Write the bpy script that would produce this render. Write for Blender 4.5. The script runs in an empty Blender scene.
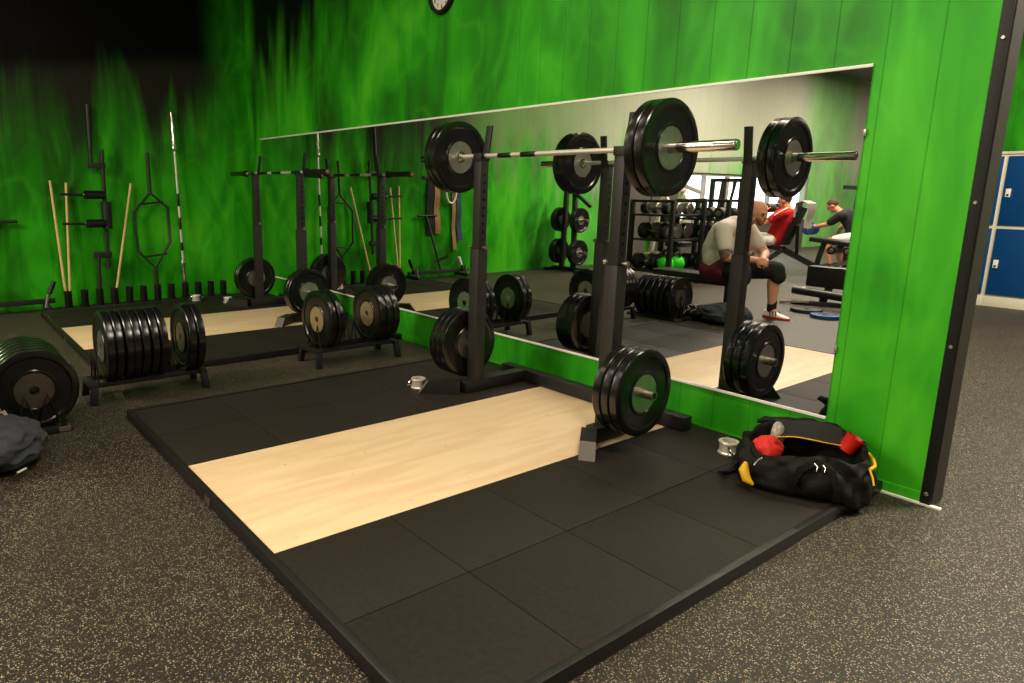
import bpy, bmesh, math, random
from mathutils import Vector, Matrix, Quaternion
random.seed(7)
scn = bpy.context.scene
COL = scn.collection
PI = math.pi

# ------------------------------------------------------------------ helpers
def lin(c):
    return tuple(((v / 12.92) if v <= 0.04045 else ((v + 0.055) / 1.055) ** 2.4) for v in (x / 255.0 for x in c)) + (1.0,)

def mat(name, rgb, rough=0.5, metal=0.0, var=0.0, vscale=30.0, bump=0.0, bscale=200.0, spec=None, coat=0.0):
    m = bpy.data.materials.new(name); m.use_nodes = True
    nt = m.node_tree; b = nt.nodes['Principled BSDF']
    c = lin(rgb)
    b.inputs['Base Color'].default_value = c
    b.inputs['Roughness'].default_value = rough
    b.inputs['Metallic'].default_value = metal
    if spec is not None: b.inputs['Specular IOR Level'].default_value = spec
    if coat: b.inputs['Coat Weight'].default_value = coat; b.inputs['Coat Roughness'].default_value = 0.15
    tc = nt.nodes.new('ShaderNodeTexCoord')
    if var > 0:
        n = nt.nodes.new('ShaderNodeTexNoise'); n.inputs['Scale'].default_value = vscale; n.inputs['Detail'].default_value = 5
        nt.links.new(tc.outputs['Object'], n.inputs['Vector'])
        r = nt.nodes.new('ShaderNodeValToRGB')
        r.color_ramp.elements[0].position = 0.3; r.color_ramp.elements[1].position = 0.7
        r.color_ramp.elements[0].color = tuple(x * (1 - var) for x in c[:3]) + (1,)
        r.color_ramp.elements[1].color = tuple(min(1, x * (1 + var)) for x in c[:3]) + (1,)
        nt.links.new(n.outputs['Fac'], r.inputs['Fac']); nt.links.new(r.outputs['Color'], b.inputs['Base Color'])
    if bump > 0:
        n = nt.nodes.new('ShaderNodeTexNoise'); n.inputs['Scale'].default_value = bscale; n.inputs['Detail'].default_value = 3
        nt.links.new(tc.outputs['Object'], n.inputs['Vector'])
        bp = nt.nodes.new('ShaderNodeBump'); bp.inputs['Strength'].default_value = bump; bp.inputs['Distance'].default_value = 0.01
        nt.links.new(n.outputs['Fac'], bp.inputs['Height']); nt.links.new(bp.outputs['Normal'], b.inputs['Normal'])
    return m

class MB:
    """collects shapes into one mesh"""
    def __init__(s): s.bm = bmesh.new(); s.mi = 0
    def _mark(s, faces):
        for f in faces: f.material_index = s.mi
    def box(s, c, size, rot=None, bev=0.0):
        r = bmesh.ops.create_cube(s.bm, size=1.0); vs = r['verts']
        M = Matrix.Translation(Vector(c)) @ (rot.to_4x4() if rot is not None else Matrix()) @ Matrix.Diagonal((size[0], size[1], size[2], 1))
        bmesh.ops.transform(s.bm, matrix=M, verts=vs)
        fs = list({f for v in vs for f in v.link_faces}); s._mark(fs)
        if bev > 0:
            es = list({e for v in vs for e in v.link_edges})
            r = bmesh.ops.bevel(s.bm, geom=es, offset=bev, segments=2, affect='EDGES', profile=0.6)
            s._mark(r['faces'])
        return s
    def beam(s, a, b, w, h, up=(0, 0, 1), bev=0.004):
        a = Vector(a); b = Vector(b); d = b - a; L = d.length; d.normalize()
        u = Vector(up)
        if abs(d.dot(u)) > 0.98: u = Vector((0, 1, 0)) if abs(d.y) < 0.9 else Vector((1, 0, 0))
        side = d.cross(u).normalized(); u2 = side.cross(d).normalized()
        R = Matrix((d, side, u2)).transposed()
        return s.box((a + b) / 2, (L, w, h), R, bev)
    def tube(s, pts, r, n=10, closed=False, caps=True, rad=None):
        pts = [Vector(p) for p in pts]; m = len(pts); rings = []
        T = []
        for i in range(m):
            if closed: t = pts[(i + 1) % m] - pts[(i - 1) % m]
            else: t = pts[min(i + 1, m - 1)] - pts[max(i - 1, 0)]
            T.append(t.normalized())
        u = T[0].orthogonal().normalized()
        fs = []
        for i in range(m):
            u = (u - T[i] * u.dot(T[i])); u = u.normalized() if u.length > 1e-6 else T[i].orthogonal().normalized()
            v = T[i].cross(u); rr = rad[i] if rad else r
            rings.append([s.bm.verts.new(pts[i] + (u * math.cos(2 * PI * k / n) + v * math.sin(2 * PI * k / n)) * rr) for k in range(n)])
        for i in range(m if closed else m - 1):
            A = rings[i]; B = rings[(i + 1) % m]
            for k in range(n): fs.append(s.bm.faces.new((A[k], A[(k + 1) % n], B[(k + 1) % n], B[k])))
        if caps and not closed:
            fs.append(s.bm.faces.new(rings[0][::-1])); fs.append(s.bm.faces.new(rings[-1]))
        s._mark(fs); return s
    def cyl(s, a, b, r, n=20, r2=None):
        return s.tube([a, b], r, n, rad=[r, r if r2 is None else r2])
    def lathe(s, prof, axis='x', c=(0, 0, 0), n=48, closed=False):
        """prof: list of (radius, along)"""
        c = Vector(c); rings = []; fs = []
        for (r, h) in prof:
            ring = []
            for k in range(n):
                a = 2 * PI * k / n; p = (h, r * math.cos(a), r * math.sin(a))
                if axis == 'y': p = (p[2], p[0], p[1])
                if axis == 'z': p = (p[1], p[2], p[0])
                ring.append(s.bm.verts.new(c + Vector(p)))
            rings.append(ring)
        m = len(rings)
        for i in range(m if closed else m - 1):
            A = rings[i]; B = rings[(i + 1) % m]
            for k in range(n): fs.append(s.bm.faces.new((A[k], B[k], B[(k + 1) % n], A[(k + 1) % n])))
        if not closed:
            if prof[0][0] > 1e-5: fs.append(s.bm.faces.new(rings[0]))
            if prof[-1][0] > 1e-5: fs.append(s.bm.faces.new(rings[-1][::-1]))
        s._mark(fs); return s
    def ball(s, c, r, n=16, rot=None):
        if not hasattr(r, '__len__'): r = (r, r, r)
        q = bmesh.ops.create_uvsphere(s.bm, u_segments=n, v_segments=max(6, n * 2 // 3), radius=1.0); vs = q['verts']
        M = Matrix.Translation(Vector(c)) @ (rot.to_4x4() if rot is not None else Matrix()) @ Matrix.Diagonal((r[0], r[1], r[2], 1))
        bmesh.ops.transform(s.bm, matrix=M, verts=vs); s._mark({f for v in vs for f in v.link_faces}); return s
    def cap(s, p0, r0, p1, r1, n=12):
        """tapered capsule"""
        p0 = Vector(p0); p1 = Vector(p1); d = (p1 - p0).normalized()
        pts = []; rad = []
        for t in (85, 60, 30, 0): a = math.radians(t); pts.append(p0 - d * r0 * math.sin(a)); rad.append(r0 * math.cos(a))
        for t in (0, 30, 60, 85): a = math.radians(t); pts.append(p1 + d * r1 * math.sin(a)); rad.append(r1 * math.cos(a))
        return s.tube(pts, r0, n, rad=rad)
    def chain(s, pts, n=12):
        """pts: list of (x,y,z,r)"""
        for a, b in zip(pts[:-1], pts[1:]): s.cap(a[:3], a[3], b[:3], b[3], n)
        return s
    def prism(s, poly, z0, z1):
        b = [s.bm.verts.new((x, y, z0)) for x, y in poly]; t = [s.bm.verts.new((x, y, z1)) for x, y in poly]
        n = len(poly); fs = [s.bm.faces.new(b[::-1]), s.bm.faces.new(t)]
        for i in range(n): fs.append(s.bm.faces.new((b[i], b[(i + 1) % n], t[(i + 1) % n], t[i])))
        s._mark(fs); return s
    def sheet(s, grid, th=0.004):
        """grid of points [i][j]; makes a closed sheet with thickness"""
        I = len(grid); J = len(grid[0]); G = [[Vector(p) for p in row] for row in grid]
        N = [[None] * J for _ in range(I)]
        for i in range(I):
            for j in range(J):
                a = G[min(i + 1, I - 1)][j] - G[max(i - 1, 0)][j]; b = G[i][min(j + 1, J - 1)] - G[i][max(j - 1, 0)]
                nn = a.cross(b); N[i][j] = nn.normalized() if nn.length > 1e-9 else Vector((0, 0, 1))
        A = [[s.bm.verts.new(G[i][j] + N[i][j] * th / 2) for j in range(J)] for i in range(I)]
        B = [[s.bm.verts.new(G[i][j] - N[i][j] * th / 2) for j in range(J)] for i in range(I)]
        fs = []
        for i in range(I - 1):
            for j in range(J - 1):
                fs.append(s.bm.faces.new((A[i][j], A[i + 1][j], A[i + 1][j + 1], A[i][j + 1])))
                fs.append(s.bm.faces.new((B[i][j], B[i][j + 1], B[i + 1][j + 1], B[i + 1][j])))
        for i in range(I - 1):
            fs.append(s.bm.faces.new((A[i][0], B[i][0], B[i + 1][0], A[i + 1][0]))); fs.append(s.bm.faces.new((A[i][-1], A[i + 1][-1], B[i + 1][-1], B[i][-1])))
        for j in range(J - 1):
            fs.append(s.bm.faces.new((A[0][j], A[0][j + 1], B[0][j + 1], B[0][j]))); fs.append(s.bm.faces.new((A[-1][j], B[-1][j], B[-1][j + 1], A[-1][j + 1])))
        s._mark(fs); return s
    def move(s, v):
        bmesh.ops.translate(s.bm, vec=Vector(v), verts=s.bm.verts[:]); return s
    def build(s, name, m, parent=None, smooth=35, local=True, voxel=0, sm=4):
        """local=False: the shape was drawn in world space; parent has no rotation"""
        if not local and parent is not None:
            off = Vector(parent.location); q = parent.parent
            while q is not None: off += Vector(q.location); q = q.parent
            s.move(-off)
        bmesh.ops.recalc_face_normals(s.bm, faces=s.bm.faces[:])
        me = bpy.data.meshes.new(name); s.bm.to_mesh(me); s.bm.free()
        for x in (m if isinstance(m, (list, tuple)) else [m]): me.materials.append(x)
        if smooth:
            me.polygons.foreach_set('use_smooth', [True] * len(me.polygons))
            if not voxel: me.set_sharp_from_angle(angle=math.radians(smooth))
        o = bpy.data.objects.new(name, me); COL.objects.link(o)
        if parent is not None: o.parent = parent
        if voxel:
            r = o.modifiers.new('remesh', 'REMESH'); r.mode = 'VOXEL'; r.voxel_size = voxel; r.use_smooth_shade = True
            q = o.modifiers.new('smooth', 'SMOOTH'); q.factor = 0.5; q.iterations = sm
        return o

def tag(o, label=None, cat=None, group=None, kind=None):
    if label: o['label'] = label
    if cat: o['category'] = cat
    if group: o['group'] = group
    if kind: o['kind'] = kind
    return o

def thing(name, label, cat, loc=(0, 0, 0), rotz=0.0, group=None):
    o = bpy.data.objects.new(name, None); COL.objects.link(o); o.empty_display_size = 0.1
    o.location = loc; o.rotation_euler = (0, 0, rotz)
    return tag(o, label, cat, group)

def copy_tree(o, parent=None):
    c = o.copy(); COL.objects.link(c)
    if parent is not None: c.parent = parent
    for ch in list(o.children): copy_tree(ch, c)
    return c

def struct(name, mb, m, **k):
    return tag(mb.build(name, m, **k), kind='structure')

# ------------------------------------------------------------------ materials
def nodes(m): return m.node_tree.nodes, m.node_tree.links

def math_node(nt, op, a, b=None, c=None):
    n = nt.nodes.new('ShaderNodeMath'); n.operation = op
    for i, v in enumerate((a, b, c)):
        if v is None: continue
        if isinstance(v, (int, float)): n.inputs[i].default_value = v
        else: nt.links.new(v, n.inputs[i])
    return n.outputs[0]

def mapr(nt, v, a, b, c=0.0, d=1.0, smooth=True):
    n = nt.nodes.new('ShaderNodeMapRange'); n.interpolation_type = 'SMOOTHSTEP' if smooth else 'LINEAR'
    nt.links.new(v, n.inputs[0])
    for i, x in zip((1, 2, 3, 4), (a, b, c, d)): n.inputs[i].default_value = x
    return n.outputs[0]

def mixc(nt, f, a, b, mode='MIX'):
    n = nt.nodes.new('ShaderNodeMix'); n.data_type = 'RGBA'; n.blend_type = mode
    if isinstance(f, (int, float)): n.inputs[0].default_value = f
    else: nt.links.new(f, n.inputs[0])
    for i, v in ((6, a), (7, b)):
        if isinstance(v, tuple): n.inputs[i].default_value = v
        else: nt.links.new(v, n.inputs[i])
    return n.outputs[2]

def flame_wall(name, axis, seam, seam_off=0.0):
    """airbrushed green flames licking upwards over wall panels; axis 0: wall runs along x, 1: along y"""
    m = bpy.data.materials.new(name); m.use_nodes = True; nt = m.node_tree; b = nt.nodes['Principled BSDF']
    tc = nt.nodes.new('ShaderNodeTexCoord'); sp = nt.nodes.new('ShaderNodeSeparateXYZ'); nt.links.new(tc.outputs['Object'], sp.inputs[0])
    U = sp.outputs[axis]; Z = sp.outputs[2]
    cb = nt.nodes.new('ShaderNodeCombineXYZ')
    nt.links.new(U, cb.inputs[0]); nt.links.new(Z, cb.inputs[2]); cb.inputs[1].default_value = 3.7 + axis * 11
    def noise(scale, sx, sz, detail=5, dist=0.0, typ=None, off=0.0, rough=0.55):
        mp = nt.nodes.new('ShaderNodeMapping'); mp.inputs['Scale'].default_value = (sx, 1, sz); mp.inputs['Location'].default_value = (off, 0, off * 0.37)
        nt.links.new(cb.outputs[0], mp.inputs[0])
        n = nt.nodes.new('ShaderNodeTexNoise'); n.inputs['Scale'].default_value = scale; n.inputs['Detail'].default_value = detail
        n.inputs['Distortion'].default_value = dist; n.inputs['Roughness'].default_value = rough
        if typ: n.noise_type = typ
        nt.links.new(mp.outputs[0], n.inputs['Vector']); return n.outputs['Fac']
    big = noise(1.0, 1.0, 0.62, 3, 0.9, off=2.0, rough=0.45)
    fine = noise(1.0, 2.9, 1.0, 4, 1.3, off=9.0, rough=0.5)
    wisp = noise(1.0, 1.7, 0.9, 1.5, 1.6, off=21.0, rough=0.35)
    f = math_node(nt, 'ADD', math_node(nt, 'MULTIPLY', big, 0.62), math_node(nt, 'MULTIPLY', fine, 0.38))
    r = nt.nodes.new('ShaderNodeValToRGB'); cr = r.color_ramp
    cr.elements[0].position = 0.35; cr.elements[0].color = (0.016, 0.110, 0.006, 1)
    cr.elements[1].position = 0.66; cr.elements[1].color = (0.075, 0.52, 0.016, 1)
    e = cr.elements.new(0.44); e.color = (0.017, 0.22, 0.006, 1)
    e = cr.elements.new(0.55); e.color = (0.030, 0.37, 0.009, 1)
    nt.links.new(f, r.inputs[0])
    # thin pale wisps where the airbrush doubled back
    wl = math_node(nt, 'ABSOLUTE', math_node(nt, 'SUBTRACT', wisp, 0.5))
    wm = math_node(nt, 'MULTIPLY', mapr(nt, wl, 0.0, 0.075, 1, 0), 0.11)
    col = mixc(nt, wm, r.outputs[0], (0.10, 0.70, 0.03, 1))
    tongue = noise(1.0, 2.6, 0.35, 5, 0.9, off=33.0)
    tz = math_node(nt, 'ADD', Z, math_node(nt, 'MULTIPLY', math_node(nt, 'SUBTRACT', tongue, 0.5), -3.0))
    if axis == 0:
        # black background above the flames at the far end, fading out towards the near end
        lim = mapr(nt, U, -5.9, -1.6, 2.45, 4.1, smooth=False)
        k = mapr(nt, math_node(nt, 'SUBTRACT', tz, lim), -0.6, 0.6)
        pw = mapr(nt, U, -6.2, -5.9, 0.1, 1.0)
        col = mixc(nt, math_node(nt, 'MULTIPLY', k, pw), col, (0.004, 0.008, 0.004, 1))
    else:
        # black with painted shade at the corner end, bare grey panel further along
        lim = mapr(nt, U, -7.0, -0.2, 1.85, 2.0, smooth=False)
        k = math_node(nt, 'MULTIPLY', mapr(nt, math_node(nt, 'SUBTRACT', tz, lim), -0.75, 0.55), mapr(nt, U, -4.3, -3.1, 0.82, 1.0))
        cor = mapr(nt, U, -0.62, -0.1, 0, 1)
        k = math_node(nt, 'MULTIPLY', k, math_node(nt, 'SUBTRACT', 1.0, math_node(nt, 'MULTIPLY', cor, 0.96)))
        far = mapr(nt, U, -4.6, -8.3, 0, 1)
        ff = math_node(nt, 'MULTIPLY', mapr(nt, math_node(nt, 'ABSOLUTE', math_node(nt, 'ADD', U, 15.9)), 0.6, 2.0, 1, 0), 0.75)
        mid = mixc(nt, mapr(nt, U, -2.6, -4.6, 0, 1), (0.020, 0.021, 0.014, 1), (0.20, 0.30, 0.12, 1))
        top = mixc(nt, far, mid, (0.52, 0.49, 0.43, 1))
        top = mixc(nt, math_node(nt, 'MULTIPLY', mapr(nt, U, -3.3, -2.5, 0, 1), mapr(nt, math_node(nt, 'ADD', Z, math_node(nt, 'MULTIPLY', U, -0.15)), 2.75, 3.0)), top, mixc(nt, far, (0.002, 0.002, 0.002, 1), (0.34, 0.32, 0.29, 1)))  # lamp cutoff shade painted as a near-black band high at the corner end
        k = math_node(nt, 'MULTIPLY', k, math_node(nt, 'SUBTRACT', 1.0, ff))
        col = mixc(nt, mapr(nt, U, -4.0, -10.0, 0, 0.38), col, (0.34, 0.56, 0.27, 1))  # mirror haze over the far stretch painted in as paler green
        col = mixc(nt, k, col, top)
    # panel seams
    sm = math_node(nt, 'FRACT', math_node(nt, 'DIVIDE', math_node(nt, 'ADD', U, 300.0 * seam - seam_off), seam))
    d = math_node(nt, 'ABSOLUTE', math_node(nt, 'SUBTRACT', sm, 0.5))
    ln = mapr(nt, d, 0.5 - 0.004 / seam, 0.5 - 0.0015 / seam)
    col = mixc(nt, math_node(nt, 'MULTIPLY', ln, 0.3), col, (0.004, 0.02, 0.003, 1))
    nt.links.new(col, b.inputs['Base Color'])
    b.inputs['Roughness'].default_value = 0.42
    b.inputs['Specular IOR Level'].default_value = 0.25 if axis == 0 else 0.06
    bp = nt.nodes.new('ShaderNodeBump'); bp.inputs['Strength'].default_value = 0.35; bp.inputs['Distance'].default_value = 0.004; bp.invert = True
    nt.links.new(ln, bp.inputs['Height']); nt.links.new(bp.outputs[0], b.inputs['Normal'])
    return m

def floor_mat():
    m = bpy.data.materials.new('flecked_rubber'); m.use_nodes = True; nt = m.node_tree; b = nt.nodes['Principled BSDF']
    tc = nt.nodes.new('ShaderNodeTexCoord')
    def vor(scale, thr, soft):
        v = nt.nodes.new('ShaderNodeTexVoronoi'); v.inputs['Scale'].default_value = scale; v.inputs['Randomness'].default_value = 1
        nt.links.new(tc.outputs['Object'], v.inputs['Vector'])
        s = nt.nodes.new('ShaderNodeSeparateColor'); nt.links.new(v.outputs['Color'], s.inputs[0])
        keep = mapr(nt, s.outputs[0], 0.62, 0.66)
        dot = mapr(nt, v.outputs['Distance'], thr, thr + soft, 1, 0)
        return math_node(nt, 'MULTIPLY', keep, dot), s.outputs[1]
    a, ca = vor(190, 0.30, 0.18)
    c, cc = vor(340, 0.34, 0.22)
    base = mixc(nt, 0.0, lin((43, 40, 35)), lin((43, 40, 35)))
    n = nt.nodes.new('ShaderNodeTexNoise'); n.inputs['Scale'].default_value = 420; n.inputs['Detail'].default_value = 2
    nt.links.new(tc.outputs['Object'], n.inputs['Vector'])
    base = mixc(nt, n.outputs['Fac'], lin((11, 10, 8)), lin((34, 30, 25)))
    w = nt.nodes.new('ShaderNodeTexNoise'); w.inputs['Scale'].default_value = 1.3; w.inputs['Detail'].default_value = 4
    nt.links.new(tc.outputs['Object'], w.inputs['Vector'])
    fl = mixc(nt, ca, lin((138, 124, 98)), lin((214, 200, 168)))
    col = mixc(nt, math_node(nt, 'MULTIPLY', c, 0.6), base, lin((108, 97, 77)))
    col = mixc(nt, math_node(nt, 'MULTIPLY', a, 0.85), col, fl)
    col = mixc(nt, mapr(nt, w.outputs['Fac'], 0.35, 0.7, 0.0, 0.22), col, lin((36, 31, 25)))
    nt.links.new(col, b.inputs['Base Color']); b.inputs['Roughness'].default_value = 0.55
    b.inputs['Specular IOR Level'].default_value = 0.35
    bp = nt.nodes.new('ShaderNodeBump'); bp.inputs['Strength'].default_value = 0.25; bp.inputs['Distance'].default_value = 0.003
    nt.links.new(n.outputs['Fac'], bp.inputs['Height']); nt.links.new(bp.outputs[0], b.inputs['Normal'])
    return m

def wood_mat():
    m = bpy.data.materials.new('birch_plywood'); m.use_nodes = True; nt = m.node_tree; b = nt.nodes['Principled BSDF']
    tc = nt.nodes.new('ShaderNodeTexCoord')
    mp = nt.nodes.new('ShaderNodeMapping'); mp.inputs['Scale'].default_value = (5, 0.8, 1); nt.links.new(tc.outputs['Object'], mp.inputs[0])
    n = nt.nodes.new('ShaderNodeTexNoise'); n.inputs['Scale'].default_value = 2.2; n.inputs['Detail'].default_value = 7; n.inputs['Distortion'].default_value = 0.7
    nt.links.new(mp.outputs[0], n.inputs['Vector'])
    col = mixc(nt, mapr(nt, n.outputs['Fac'], 0.35, 0.65), lin((222, 192, 150)), lin((232, 206, 166)))
    s = nt.nodes.new('ShaderNodeTexNoise'); s.inputs['Scale'].default_value = 3.4; s.inputs['Detail'].default_value = 6; nt.links.new(tc.outputs['Object'], s.inputs['Vector'])
    col = mixc(nt, mapr(nt, s.outputs['Fac'], 0.58, 0.74, 0, 0.3), col, lin((212, 176, 124)))
    k = nt.nodes.new('ShaderNodeTexNoise'); k.inputs['Scale'].default_value = 26; k.inputs['Detail'].default_value = 2; nt.links.new(tc.outputs['Object'], k.inputs['Vector'])
    col = mixc(nt, mapr(nt, k.outputs['Fac'], 0.72, 0.78, 0, 0.5), col, lin((150, 120, 82)))
    nt.links.new(col, b.inputs['Base Color']); b.inputs['Roughness'].default_value = 0.42
    return m

def mirror_mat():
    m = bpy.data.materials.new('mirror_glass'); m.use_nodes = True; b = m.node_tree.nodes['Principled BSDF']
    b.inputs['Base Color'].default_value = (0.86, 0.88, 0.86, 1); b.inputs['Metallic'].default_value = 1; b.inputs['Roughness'].default_value = 0.0
    return m

M_floor = floor_mat(); M_wood = wood_mat(); M_mirror = mirror_mat()
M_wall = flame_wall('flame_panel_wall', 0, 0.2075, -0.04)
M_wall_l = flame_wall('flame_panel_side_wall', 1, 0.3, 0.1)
M_tile = mat('rubber_tile', (36, 32, 26), 0.62, var=0.18, vscale=60, bump=0.12, bscale=500, spec=0.2)
M_tile2 = mat('rubber_tile_worn', (34, 30, 24), 0.66, var=0.2, vscale=45, bump=0.12, bscale=500, spec=0.2)
M_rubber = mat('plate_rubber', (16, 16, 16), 0.24, spec=0.55)
M_rubber_b = mat('blue_black_rubber', (30, 44, 58), 0.4, var=0.1)
M_rub_matte = mat('matte_rubber', (24, 23, 21), 0.6)
M_hub = mat('steel_hub', (196, 193, 186), 0.36, 1.0, var=0.1, vscale=25)
M_hub_refl = mat('tan_reflection_disc', (178, 158, 120), 0.4, 0.5, var=0.08)  # smooth steel disc, its reflection of the wood painted in as tan
M_satin = mat('satin_bar_steel', (226, 220, 206), 0.38, 0.55)
M_disc = mat('grey_plate_disc', (122, 114, 98), 0.32, 0.85, var=0.08)
M_chrome = mat('chrome', (214, 208, 198), 0.14, 1.0)
M_steel = mat('brushed_steel', (190, 182, 168), 0.3, 1.0)
M_brass = mat('brass_cap', (190, 110, 80), 0.35, 0.4)
M_black = mat('black_powder_coat', (24, 23, 22), 0.5, var=0.12, vscale=80, bump=0.05, bscale=600)
M_blackgl = mat('black_gloss_steel', (22, 21, 20), 0.3)
M_rack = mat('grey_black_powder_coat', (37, 35, 32), 0.48, var=0.1, vscale=60, bump=0.04, bscale=600)
M_foot = mat('grey_end_plate', (92, 88, 80), 0.5, var=0.08)
M_frame = mat('platform_angle_iron', (24, 22, 19), 0.45, 0.1, var=0.15, vscale=20)
M_hole = mat('hole_dark', (6, 6, 6), 0.9)
M_white = mat('white_trim', (240, 238, 228), 0.5)
M_post = mat('black_post_paint', (7, 7, 7), 0.5)
M_postlit = mat('lit_post_side', (40, 35, 28), 0.6)
M_blue = mat('blue_locker_laminate', (0, 62, 120), 0.4, var=0.05, vscale=3)
M_cream = mat('cream_locker_body', (222, 216, 196), 0.5)
M_dowel = mat('pale_dowel_wood', (222, 190, 128), 0.5, var=0.12, vscale=12)
M_bag = mat('black_nylon', (12, 11, 11), 0.7, var=0.2, vscale=18, bump=0.6, bscale=22, spec=0.25)
M_bagin = mat('bag_lining_mesh', (26, 25, 22), 0.85, bump=0.3, bscale=400)
M_yellow = mat('yellow_trim', (226, 176, 20), 0.5)
M_red = mat('red_cloth', (214, 40, 30), 0.7, bump=0.4, bscale=30)
M_redcup = mat('red_plastic', (205, 34, 26), 0.4)
M_greycl = mat('pale_grey_cloth', (176, 170, 158), 0.85, bump=0.4, bscale=60)
M_jacket = mat('slate_fleece', (58, 62, 70), 0.95, var=0.2, vscale=25, bump=0.5, bscale=40)
M_skin = mat('skin_light', (214, 150, 118), 0.55, var=0.06, vscale=20)
M_skin2 = mat('skin_tan', (196, 132, 98), 0.55, var=0.06, vscale=20)
M_tattoo = mat('inked_skin', (112, 84, 74), 0.6, var=0.4, vscale=30)
M_tee = mat('white_cotton', (214, 205, 190), 0.9, bump=0.3, bscale=18)
M_redtee = mat('red_cotton', (196, 20, 28), 0.85, bump=0.3, bscale=18)
M_blktee = mat('black_cotton', (22, 23, 24), 0.9, bump=0.3, bscale=18)
M_shorts = mat('black_shorts_cloth', (20, 19, 20), 0.9, bump=0.3, bscale=18)
M_maroon = mat('maroon_cloth', (96, 16, 28), 0.9)
M_paleshort = mat('pale_shorts_cloth', (226, 222, 214), 0.9, bump=0.2, bscale=18)
M_shoe = mat('white_leather', (226, 222, 216), 0.5)
M_shoered = mat('red_sole', (190, 30, 34), 0.5)
M_sock = mat('black_sock', (18, 18, 18), 0.9)
M_hair = mat('brown_hair', (70, 44, 28), 0.8)
M_hairdk = mat('dark_hair', (28, 20, 16), 0.8)
M_beard = mat('sandy_beard', (150, 92, 60), 0.9)
M_eye = mat('dark_eye', (20, 14, 12), 0.3)
M_vinyl = mat('black_vinyl', (20, 20, 20), 0.4, bump=0.05, bscale=90)
M_neon = mat('neon_green_vinyl', (40, 214, 30), 0.4)
M_leather = mat('tan_leather', (148, 108, 66), 0.6, var=0.15, vscale=20)
M_bluecl = mat('dark_blue_band', (24, 52, 84), 0.7)
M_bluepl = mat('blue_plate', (22, 62, 112), 0.4)
M_ceil = mat('ceiling_paint', (120, 118, 110), 0.8)
M_greypanel = mat('grey_panel', (150, 146, 136), 0.6, var=0.04)
M_clockface = mat('clock_face', (228, 224, 208), 0.5)
M_print = mat('black_print', (18, 18, 18), 0.6)
M_infill = mat('grey_brown_infill', (74, 70, 62), 0.6, var=0.1, vscale=6)
M_paleframe = mat('pale_machine_paint', (196, 190, 174), 0.45)
M_poster = mat('red_poster', (150, 40, 36), 0.6)

def glass_mat():
    m = bpy.data.materials.new('window_glass'); m.use_nodes = True; b = m.node_tree.nodes['Principled BSDF']
    b.inputs['Base Color'].default_value = (0.95, 0.98, 1, 1); b.inputs['Transmission Weight'].default_value = 1; b.inputs['Roughness'].default_value = 0; b.inputs['IOR'].default_value = 1.03
    return m
M_glass = glass_mat()

# ------------------------------------------------------------------ room shell
XW = -6.25; H = 0.0475; CZ = 4.37
struct('floor', MB().box((1.5, -6, -0.05), (15.9, 28.4, 0.1)), M_floor, smooth=0)
struct('ceiling', MB().box((1.5, -6, CZ + 0.05), (15.9, 28.4, 0.1)), M_ceil, smooth=0)
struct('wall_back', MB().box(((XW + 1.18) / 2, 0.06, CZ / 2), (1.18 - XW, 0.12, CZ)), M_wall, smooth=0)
WY0, WY1, WZ0, WZ1 = -14.95, -9.4, 0.72, 1.77
wl = MB()
wl.box((XW - 0.1, (WY1 + 8.0) / 2, CZ / 2), (0.2, 8.0 - WY1, CZ))
wl.box((XW - 0.1, (-20.2 + WY0) / 2, CZ / 2), (0.2, WY0 + 20.2, CZ))
wl.box((XW - 0.1, (WY0 + WY1) / 2, (WZ1 + CZ) / 2), (0.2, WY1 - WY0, CZ - WZ1))
wl.box((XW - 0.1, (WY0 + WY1) / 2, WZ0 / 2), (0.2, WY1 - WY0, WZ0))
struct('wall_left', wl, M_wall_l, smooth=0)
struct('wall_right', MB().box((9.1, -6, CZ / 2), (0.2, 28.4, CZ)), M_greypanel, smooth=0)
struct('wall_front', MB().box((1.5, -20.1, CZ / 2), (15.3, 0.2, CZ)), M_greypanel, smooth=0)
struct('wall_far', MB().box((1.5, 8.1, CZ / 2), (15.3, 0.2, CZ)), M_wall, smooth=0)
# window band in the far part of the left wall
wf = MB()
nb = 6
for i in range(nb + 1):
    y = WY0 + (WY1 - WY0) * i / nb
    wf.box((XW - 0.08, min(max(y, WY0 + 0.04), WY1 - 0.04), (WZ0 + WZ1) / 2), (0.08, 0.08, WZ1 - WZ0))
wf.box((XW - 0.08, (WY0 + WY1) / 2, WZ1 - 0.03), (0.078, WY1 - WY0, 0.06))
wf.box((XW - 0.08, (WY0 + WY1) / 2, WZ0 + 0.03), (0.078, WY1 - WY0, 0.06))
wfo = struct('window_1', wf, M_greypanel, smooth=0)
MB().box((XW - 0.09, (WY0 + WY1) / 2, (WZ0 + WZ1) / 2), (0.008, WY1 - WY0 - 0.01, WZ1 - WZ0 - 0.01)).build('window_pane', M_glass, wfo, smooth=0)
ip = MB()
ip.box((XW + 0.006, -8.41, 0.885), (0.012, 1.98, 1.77))
for k in range(3): ip.box((XW + 0.016, -7.44 - k * 0.97, 0.885), (0.03, 0.05, 1.77))
struct('trim_3', ip, M_infill, smooth=0)
struct('trim_4', MB().box((XW + 0.006, -12.175, 0.36), (0.012, 5.55, 0.72)), M_infill, smooth=0)
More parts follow.
